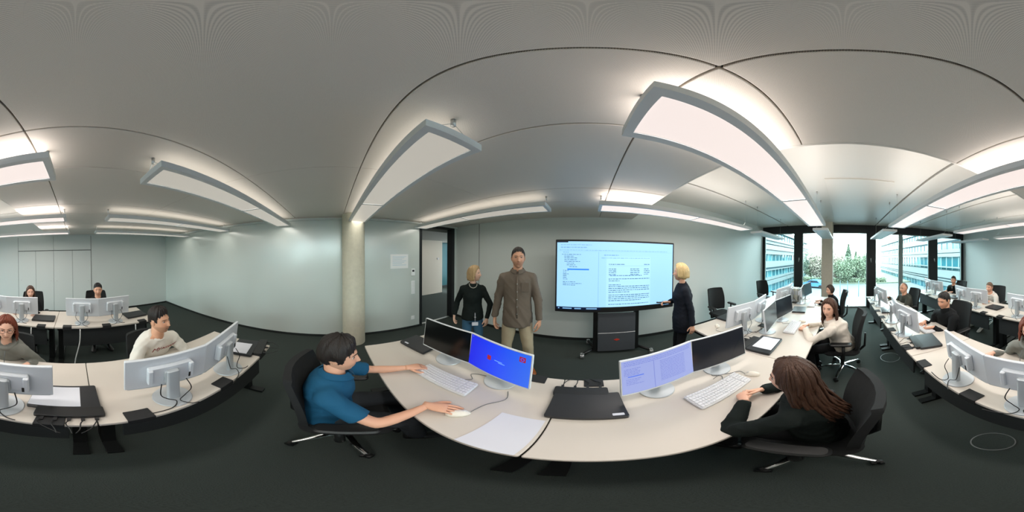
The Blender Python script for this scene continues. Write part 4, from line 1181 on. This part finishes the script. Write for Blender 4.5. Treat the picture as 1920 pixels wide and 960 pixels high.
    for side in (1, -1):
        f = legs[side][2]; d = rot(yaw+(-side*12), (0, 1, 0)); lat = rot(yaw+(-side*12), (1, 0, 0))
        rg_ = []
        for (u, w, h0, h1) in ((-.075, .022, .008, .06), (-.06, .034, .002, .085), (-.01, .038, .0, .09), (.06, .042, .0, .065), (.12, .047, .0, .048), (.165, .040, .003, .036), (.185, .018, .01, .026)):
            c = Vector((f.x, f.y, 0))+d*u*s
            rg_.append([tuple(c+lat*(w*s*math.cos(a))+V3(0, 0, (h0+h1)/2+(h1-h0)/2*math.sin(a))) for a in [2*PI*k/12 for k in range(12)]])
        MB().loft(rg_).build('shoe', shoes, root, True)
    return dict(root=root, body=bo, top=to, HT=HT, Nk=Nk, O=O, tf=tf, sr=sr, Pv=Pv, sp=sp, fw=fw, arms=arms)
# --- hair strand layouts
def strands(azs, top, length, r=.013, back=0., out=.012, wave=.006, el_end=-5, flare=0., male=False, fwd=0., jit=.02, layers=1):
    def f(mb):
        rs = random.Random(int(length*1000)+len(azs))
        for ly in range(layers):
            for i, a in enumerate(azs):
                lock(mb, a+rs.uniform(-4, 4), top-8*ly+rs.uniform(-6, 6), length*rs.uniform(.88, 1.06), male, r*.66*rs.uniform(.75, 1.25), back, out+.006*ly+rs.uniform(-.003, .004), wave, i*13+ly*7, el_end, flare, fwd)
    return f
def arc(a, b, st): return list(range(a, b, st))+[-x for x in range(a, b, st)]
DN = (0, 0, -1)
C = dict(
 blue=cloth('polo_teal_blue', '#1c5373', .8), black=cloth('knit_black', '#15181a'), black2=cloth('sweater_black_green', '#161d1b'),
 brown=cloth('shirt_brown_olive', '#6b6156', .8), navy=cloth('blazer_navy_black', '#191d26'), cream=cloth('cardigan_cream', '#ded6ca'),
 white=cloth('sweatshirt_white', '#e4e1d8'), grey=cloth('hoodie_grey', '#7d7f79'), olive=cloth('cardigan_olive_grey', '#454841'),
 pale=cloth('hoodie_pale_grey', '#d5d3cc'), jeans=cloth('jeans_blue', '#3f647f', scale=500), beige=cloth('chinos_beige', '#b3a58a'),
 dark=cloth('trousers_dark_grey', '#33363a'), dblack=cloth('trousers_black', '#17181a'), skirtb=cloth('scarf_brown', '#3a2a22'))
S = dict(brown=mat('shoe_tan_leather', '#a05a22', .4), black=mat('shoe_black', '#141414', .4), white=mat('shoe_white', '#d8d6d0', .5))

# 1 man in the blue polo shirt
p1 = person('seated man in a blue polo shirt with thick dark hair, hands on keyboard and mouse', (-.89, -.03, .53), (-.865, .01, .985), -8, -14, -12, -4, 0, True, '#d8a488', C['blue'], 'short', C['dark'], S['black'],
  ('bowl', '#1d1510', .030, .020, 3.5),
  {1: ((-.595, .40, .785), (.80, .60, -.05), DN, 22, .2), -1: ((-1.02, .52, .785), (.25, 1, -.05), DN, 24, .2)},
  {1: (-.72, .42, .08), -1: (-.98, .45, .08)}, None, {1: (.5, -.4, -.6), -1: (-.6, .1, -.6)}, 1.0, 1.05, True, .011, '#2a1f18', .12, 0, 1.0, .006, 'polo')
# 2 long-haired woman in black
p5 = person('seated woman in black with long brown hair and clasped hands at the desk', (.74, .10, .52), (.675, .185, .975), 2, 4, 10, -8, 0, False, '#e0b096', C['black2'], 'long', C['dblack'], S['black'],
  ('long', '#42291a', .020, .018, 1.5),
  {1: ((.80, .43, .795), (-.75, .72, -.05), (-.6, -.3, -.6), 55, 1), -1: ((.66, .44, .795), (.70, .75, -.05), (.5, -.2, -.8), 45, 1)},
  {1: (.86, .48, .08), -1: (.60, .48, .08)}, None, {1: (1, -.3, -.5), -1: (-1, -.3, -.5)}, .98, 1.04, True, .011, '#3b2517', 0, .0, 1.0, .006, 'crew',
  lockspec=strands(arc(80, 178, 5), 62, .33, .017, .10, .016, .008, -10, .10, layers=2))
# 3 woman in the pale cardigan
p6 = person('seated woman in a pale cream cardigan with long brown hair, turned to look round', (2.14, .0, .53), (1.985, .155, .975), 4, 14, 72, -4, 0, False, '#e3b298', C['cream'], 'long', C['dblack'], S['black'],
  ('long', '#4a2f20', .020, .016, 1.5),
  {1: ((2.17, .47, .785), (-.55, .8, -.05), (-.5, -.2, -.8), 40, .5), -1: ((2.02, .47, .785), (.5, .85, -.05), (.3, -.2, -.9), 40, .5)},
  {1: (2.26, .36, .08), -1: (2.0, .36, .08)}, None, {1: (1, -.3, -.5), -1: (-1, -.2, -.5)}, 1.02, 1.28, True, .012, '#4a2f20', 0, .10, 1.0, .008, 'crew',
  lockspec=strands(arc(76, 178, 5), 66, .22, .016, .02, .015, .008, -10, .06, layers=2), extra={'garment': 'cardigan'})
# 4 woman by the pillar
p7 = person('seated woman in a dark sweater with tied-back hair beside the square pillar', (3.60, .16, .52), (3.52, .255, .915), 5, 10, 38, -8, 0, False, '#dcae96', C['black'], 'long', C['dblack'], S['black'],
  ('long', '#3a2b23', .014, .012, 1.5),
  {1: ((3.62, .50, .785), (-.3, .9, -.05), DN, 30, .3), -1: ((3.40, .50, .785), (.3, .9, -.05), DN, 30, .3)},
  None, None, None, .95, 1.0, True, .016, '#3a2b23', 0, 0, 1.0, .005, 'roll')
# 5 man in the white sweatshirt
p15 = person('seated man in a white lettered sweatshirt with short dark hair and moustache', (-.72, -1.48, .53), (-.70, -1.30, .985), 0, 6, 22, 4, 0, True, '#d6a283', C['white'], 'long', C['dblack'], S['black'],
  ('fade', '#1c140f', .030, .006, 4),
  {1: ((-.50, -1.02, .785), (.1, 1, -.05), DN, 25, .3), -1: ((-.92, -1.02, .785), (-.1, 1, -.05), DN, 25, .3)},
  None, None, {1: (.6, -.4, -1), -1: (-.6, -.4, -1)}, 1.0, 1.06, True, .011, '#2b1f17', .28, 0, 1.0, .007, 'crew')
# 6 red-haired woman
p12 = person('seated red-haired woman with glasses in a grey hoodie', (.62, -1.50, .52), (.59, -1.29, .965), 0, 2, 24, -2, 0, False, '#e2b39b', C['grey'], 'long', C['dblack'], S['black'],
  ('long', '#6e2f17', .020, .018, 1.5),
  {1: ((.90, -1.16, .785), (.25, .95, -.05), DN, 35, .5), -1: ((.38, -1.20, .785), (.35, .9, -.05), DN, 35, .5)},
  None, None, {1: (.6, -.4, -1), -1: (-.6, -.4, -1)}, .99, 1.12, True, .011, '#5a2a18', 0, 0, 1.0, .008, 'hood',
  lockspec=strands(arc(74, 178, 5), 66, .11, .016, .0, .016, .006, -10, .06, layers=2))
# 7 man in the black turtleneck
p9 = person('seated man in a black turtleneck with cropped dark hair, hands on the keyboard', (2.02, -1.53, .53), (1.90, -1.37, .985), 4, 10, 16, -12, 0, True, '#d7a387', C['black'], 'long', C['dblack'], S['black'],
  ('fade', '#15100c', .014, .005, 2),
  {1: ((2.08, -1.13, .785), (-.5, .85, -.05), DN, 28, .3), -1: ((1.84, -1.13, .785), (.5, .85, -.05), DN, 28, .3)},
  None, None, {1: (.6, -.4, -1), -1: (-.6, -.4, -1)}, 1.02, 1.04, True, .012, '#231a15', .1, 0, 1.0, .006, 'roll')
# 8 bald man
p8 = person('seated bald man in an olive grey cardigan reaching over his desk', (3.54, -1.46, .53), (3.42, -1.35, .93), 8, 12, 26, -4, 0, True, '#d9a78c', C['olive'], 'long', C['dblack'], S['black'],
  ('bald', '#8a7466', .004, .003, 1),
  {1: ((3.80, -1.08, .80), (.3, .9, 0), DN, 25, .3), -1: ((3.25, -1.10, .785), (.3, .9, 0), DN, 30, .3)},
  None, None, None, 1.0, 1.03, True, .016, '#7a6656', .1, 0, 1.0, .006, 'crew')
# 9 dark-haired man before the cupboards
p14 = person('dark-haired man in a black top seated before the wall cupboards', (-.42, -3.20, .53), (-.42, -3.11, .96), 0, 0, -4, -2, 0, True, '#d8a58a', C['black'], 'long', C['dblack'], S['black'],
  ('fade', '#100c0a', .020, .006, 2),
  {1: ((-.24, -2.80, .785), (0, 1, 0), DN, 25, .3), -1: ((-.60, -2.80, .785), (0, 1, 0), DN, 25, .3)},
  None, None, None, 1.0, 1.0, True, .018, '#1d1613', .15, 0, 1.0, .005, 'crew')
# 10 long-haired woman before the cupboards
p13 = person('woman in black with long brown hair seated before the wall cupboards', (.86, -3.10, .52), (.85, -2.97, .955), 5, 8, 18, -4, 0, False, '#dfb09a', C['black'], 'long', C['dblack'], S['black'],
  ('long', '#4b3326', .018, .016, 1.5),
  {1: ((1.05, -2.72, .785), (-.2, 1, 0), DN, 25, .3), -1: ((.68, -2.72, .785), (.2, 1, 0), DN, 25, .3)},
  None, None, None, .96, 1.0, True, .018, '#3d2a20', 0, 0, 1.0, .005, 'crew',
  lockspec=strands(arc(74, 178, 5), 66, .26, .016, .0, .014, .007, -10, .03, layers=1))
# 11 man in the pale hoodie
p11 = person('seated man in a pale grey hoodie with short fair hair and white shoes', (2.48, -3.24, .52), (2.44, -3.07, .90), 5, 8, 10, -2, 0, True, '#d9a78e', C['pale'], 'long', C['jeans'], S['white'],
  ('fade', '#6b5644', .014, .006, 2),
  {1: ((2.62, -2.78, .785), (-.2, 1, 0), DN, 25, .3), -1: ((2.25, -2.78, .785), (.2, 1, 0), DN, 25, .3)},
  {1: (2.82, -2.82, .08), -1: (2.48, -2.78, .08)}, None, None, .98, 1.05, True, .018, '#6b5644', .15, 0, 1.0, .006, 'hood')
# 12 young man in the black zip jacket
p10 = person('young man in a black zip jacket seated on the back row by the window', (3.95, -3.28, .53), (3.86, -3.10, .945), 8, 14, 40, -2, 0, True, '#d09c80', C['black2'], 'long', C['dblack'], S['black'],
  ('fade', '#2a201a', .016, .006, 2),
  {1: ((3.92, -2.86, .785), (-.4, .9, 0), DN, 35, .3), -1: ((3.66, -2.88, .785), (.5, .85, 0), DN, 35, .3)},
  None, None, None, .98, 1.04, True, .018, '#2a201a', .1, 0, 1.0, .006, 'crew')

# 13 standing man
p3 = person('tall standing man in a brown button shirt and beige chinos beside the big screen', (-.86, 1.90, .93), (-.86, 1.90, 1.535), -158, -158, -152, 0, 0, True, '#cf9d80', C['brown'], 'long', C['beige'], S['brown'],
  ('short', '#211812', .016, .007, 2.5),
  {1: ((-1.14, 1.80, .885), (.05, -.05, -1), (.95, .15, 0), 25, .4), -1: ((-.57, 1.92, .885), (-.05, -.05, -1), (-.95, .2, 0), 25, .4)},
  {1: (-1.02, 1.88, .08), -1: (-.70, 1.95, .08)}, None, {1: (-.8, .6, 0), -1: (.8, .6, 0)}, 1.06, 1.0, False, .012, '#33271f', .2, .12, 1.0, .006, 'shirt', shoulder=.172, extra={'garment': 'button_shirt'})
# 14 standing woman with the lanyard
p2 = person('standing fair-haired woman in a black cardigan and jeans wearing a lanyard', (-1.52, 1.80, .80), (-1.52, 1.80, 1.315), -135, -135, -72, 2, 0, False, '#e0b59c', C['black2'], 'long', C['jeans'], S['black'],
  ('long', '#b0946a', .020, .020, 1.5),
  {1: ((-1.74, 1.64, .80), (.05, -.05, -1), (.9, .4, 0), 25, .4), -1: ((-1.29, 1.83, .80), (-.05, -.05, -1), (-.9, .2, 0), 25, .4)},
  {1: (-1.61, 1.72, .08), -1: (-1.45, 1.86, .08)}, None, {1: (-.7, .5, 0), -1: (.6, .6, 0)}, .92, 1.04, False, .012, '#8a6a45', 0, -.10, 1.03, .005, 'crew',
  lockspec=strands(arc(80, 178, 5), 66, .075, .016, .0, .016, .004, -12, .02, layers=2), extra={'garment': 'black_cardigan'})
# 15 standing blonde woman
p4 = person('standing blonde woman in a dark blazer pointing a remote at the big screen', (1.29, 1.92, .83), (1.28, 1.93, 1.365), 72, 72, 58, 2, 0, False, '#e0ae92', C['navy'], 'long', C['dblack'], S['black'],
  ('long', '#cdb481', .030, .028, 2.5),
  {1: ((1.13, 2.04, 1.075), (-.95, .25, .1), (-.1, -.5, -.8), 45, .8), -1: ((1.27, 1.66, .80), (-.08, -.05, -1), (.3, .9, 0), 25, .4)},
  {1: (1.27, 2.0, .08), -1: (1.25, 1.84, .08)}, None, {1: (.6, .8, -.6), -1: (.9, -.4, 0)}, .95, 1.2, False, .012, '#a98a55', 0, .22, 1.05, .006, 'crew',
  lockspec=strands(arc(78, 178, 5), 66, .035, .020, .0, .024, .006, -12, .0, layers=2), extra={'garment': 'blazer'})

# ------------------------------------------------------------------ small worn and held things
def front_pt(p, t, lat, out):
    """a point on the chest: t along the spine, lat to the person's right, out in front of the spine"""
    return p['sp'](t)+p['sr']*lat+p['tf']*out
# shirt placket, buttons and pocket of the standing man
b = MB()
pts = [front_pt(p3, t, 0, .150+.004) for t in (.02, .25, .5, .75)]+[front_pt(p3, .90, 0, .118)]
b.tube(pts, .011, 6, flat=.35, up=tuple(p3['tf'])).build('placket', C['brown'], p3['top'], True)
for t in (.12, .28, .44, .60, .76):
    MB().ball(front_pt(p3, t, 0, .158), .006, 8, 6).build('button', M['alu'], p3['top'], True)
pk_ = MB(); q = [front_pt(p3, t, l, .146) for t in (.60, .78) for l in (-.05, -.14)]
pk_.add([tuple(v) for v in q], [(0, 1, 3, 2)]).build('chest_pocket', C['brown'], p3['top'])
# necklace, lanyard and badge of the standing woman
b = MB()
for k in range(11):
    a = PI*(k/10); b.ball(p2['Nk']+p2['sr']*(.055*math.cos(a))+p2['tf']*(.055+.035*math.sin(a))+V3(0, 0, .0-.05*math.sin(a)), .006, 8, 6)
b.build('necklace', M['mouse'], p2['top'], True)
bd = thing('name_badge', 'white name badge hanging at the waist of the standing fair-haired woman', 'badge', tuple(p2['O']+p2['Pv']+p2['tf']*.165+p2['sr']*(-.02)+V3(0, 0, -.06)), -135)
MB().slab((0, 0, 0), (.085, .055, .003), .006, .001, 3, T=Matrix.Rotation(PI/2, 4, 'X')).build('card', M['paper'], bd)
MB().tube([(0, 0, .03), (0, -.005, .10), (0, -.012, .17)], .0035, 6).build('strap', M['paper'], bd, True)
MB().lathe([(.012, -.004), (.016, 0), (.012, .004)], 14, (0, -.005, .105), T=None).build('reel', M['alu'], bd, True)
# remote control of the blonde woman
w = p4['arms'][1][2]+p4['O']
r = thing('remote_control', 'small dark remote in the hand of the standing blonde woman', 'remote', tuple(w+V3(-.085, .02, .0)), 70)
MB().slab((0, .03, 0), (.035, .13, .016), .008, .003, 3).build('body_shell', M['black'], r)
MB().slab((0, .06, .009), (.012, .012, .003), .005, .001, 3).build('button', M['alu'], r)
MB().slab((0, .0, .012), (.05, .02, .004), .005, .001, 2).build('clip', M['black'], r)
# shirt collar and blazer details of the blonde woman
MB().tube([tuple(p4['Nk']+p4['sr']*(.056*math.cos(a))+p4['tf']*(.060*math.sin(a)+.012)-V3(0, 0, .01+.045*max(0, math.sin(a)))) for a in [2*PI*k/18 for k in range(19)]], .010, 8).build('blouse_collar', M['paper'], p4['top'], True)
MB().ball(p4['sp'](.02)+p4['tf']*.10-p4['sr']*.115, .008, 8, 6).build('button', M['alu'], p4['top'], True)
# glasses of the red-haired woman
g = MB()
for sd in (1, -1):
    g.tube([(sd*(.032+.021*math.cos(a)), .101+.003*math.cos(a*1), .009+.016*math.sin(a)) for a in [2*PI*k/14 for k in range(15)]], .0019, 6, T=p12['HT'])
    g.tube([(sd*.053, .097, .012), (sd*.072, .06, .010), (sd*.077, -.005, .004)], .0018, 6, T=p12['HT'])
g.tube([(-.011, .105, .012), (0, .112, .013), (.011, .105, .012)], .0018, 6, T=p12['HT'])
g.build('glasses', mat('spectacle_frame', '#3b1f18', .3), p12['body'], True)
# lettering on the white sweatshirt
def text_on(p, txt, size, t, lat0, out, m, name, tilt=0):
    cu = bpy.data.curves.new(name, 'FONT'); cu.body = txt; cu.size = size; cu.extrude = .0015; cu.shear = .25; cu.align_x = 'CENTER'
    o = bpy.data.objects.new('tmpt', cu); COL.objects.link(o)
    me = bpy.data.meshes.new_from_object(o.evaluated_get(bpy.context.evaluated_depsgraph_get())); bpy.data.objects.remove(o)
    c = front_pt(p, t, lat0, out)
    up = (p['sp'](min(1, t+.1))-p['sp'](t-.1)).normalized(); x = -p['sr']
    # bend the letters around the chest
    for v in me.vertices:
        q = v.co.copy(); bend = -q.x*q.x*1.6
        w_ = c+x*q.x+up*(q.y+tilt*q.x)+p['tf']*(bend+q.z)
        v.co = w_
    me.materials.clear(); me.materials.append(m); me.name = name
    oo = bpy.data.objects.new(name, me); COL.objects.link(oo); oo.parent = p['top']
text_on(p15, 'My', .075, .74, .098, .168, mat('print_dark_red', '#8c2f2a', .6), 'chest_lettering', .08)
text_on(p15, 'ASSAMY', .042, .75, -.035, .170, mat('print_dark_red', '#8c2f2a', .6), 'chest_lettering', .14)
# cardigan fronts of the pale cardigan are left open over a light top: a dark placket line
MB().tube([front_pt(p6, t, 0, .142) for t in (.0, .3, .6, .85)], .006, 6).build('placket', C['cream'], p6['top'], True)
# jacket zip of the young man
MB().tube([front_pt(p10, t, 0, .140) for t in (.1, .4, .7)]+[front_pt(p10, .9, 0, .1)], .004, 6).build('zip', M['alu'], p10['top'], True)
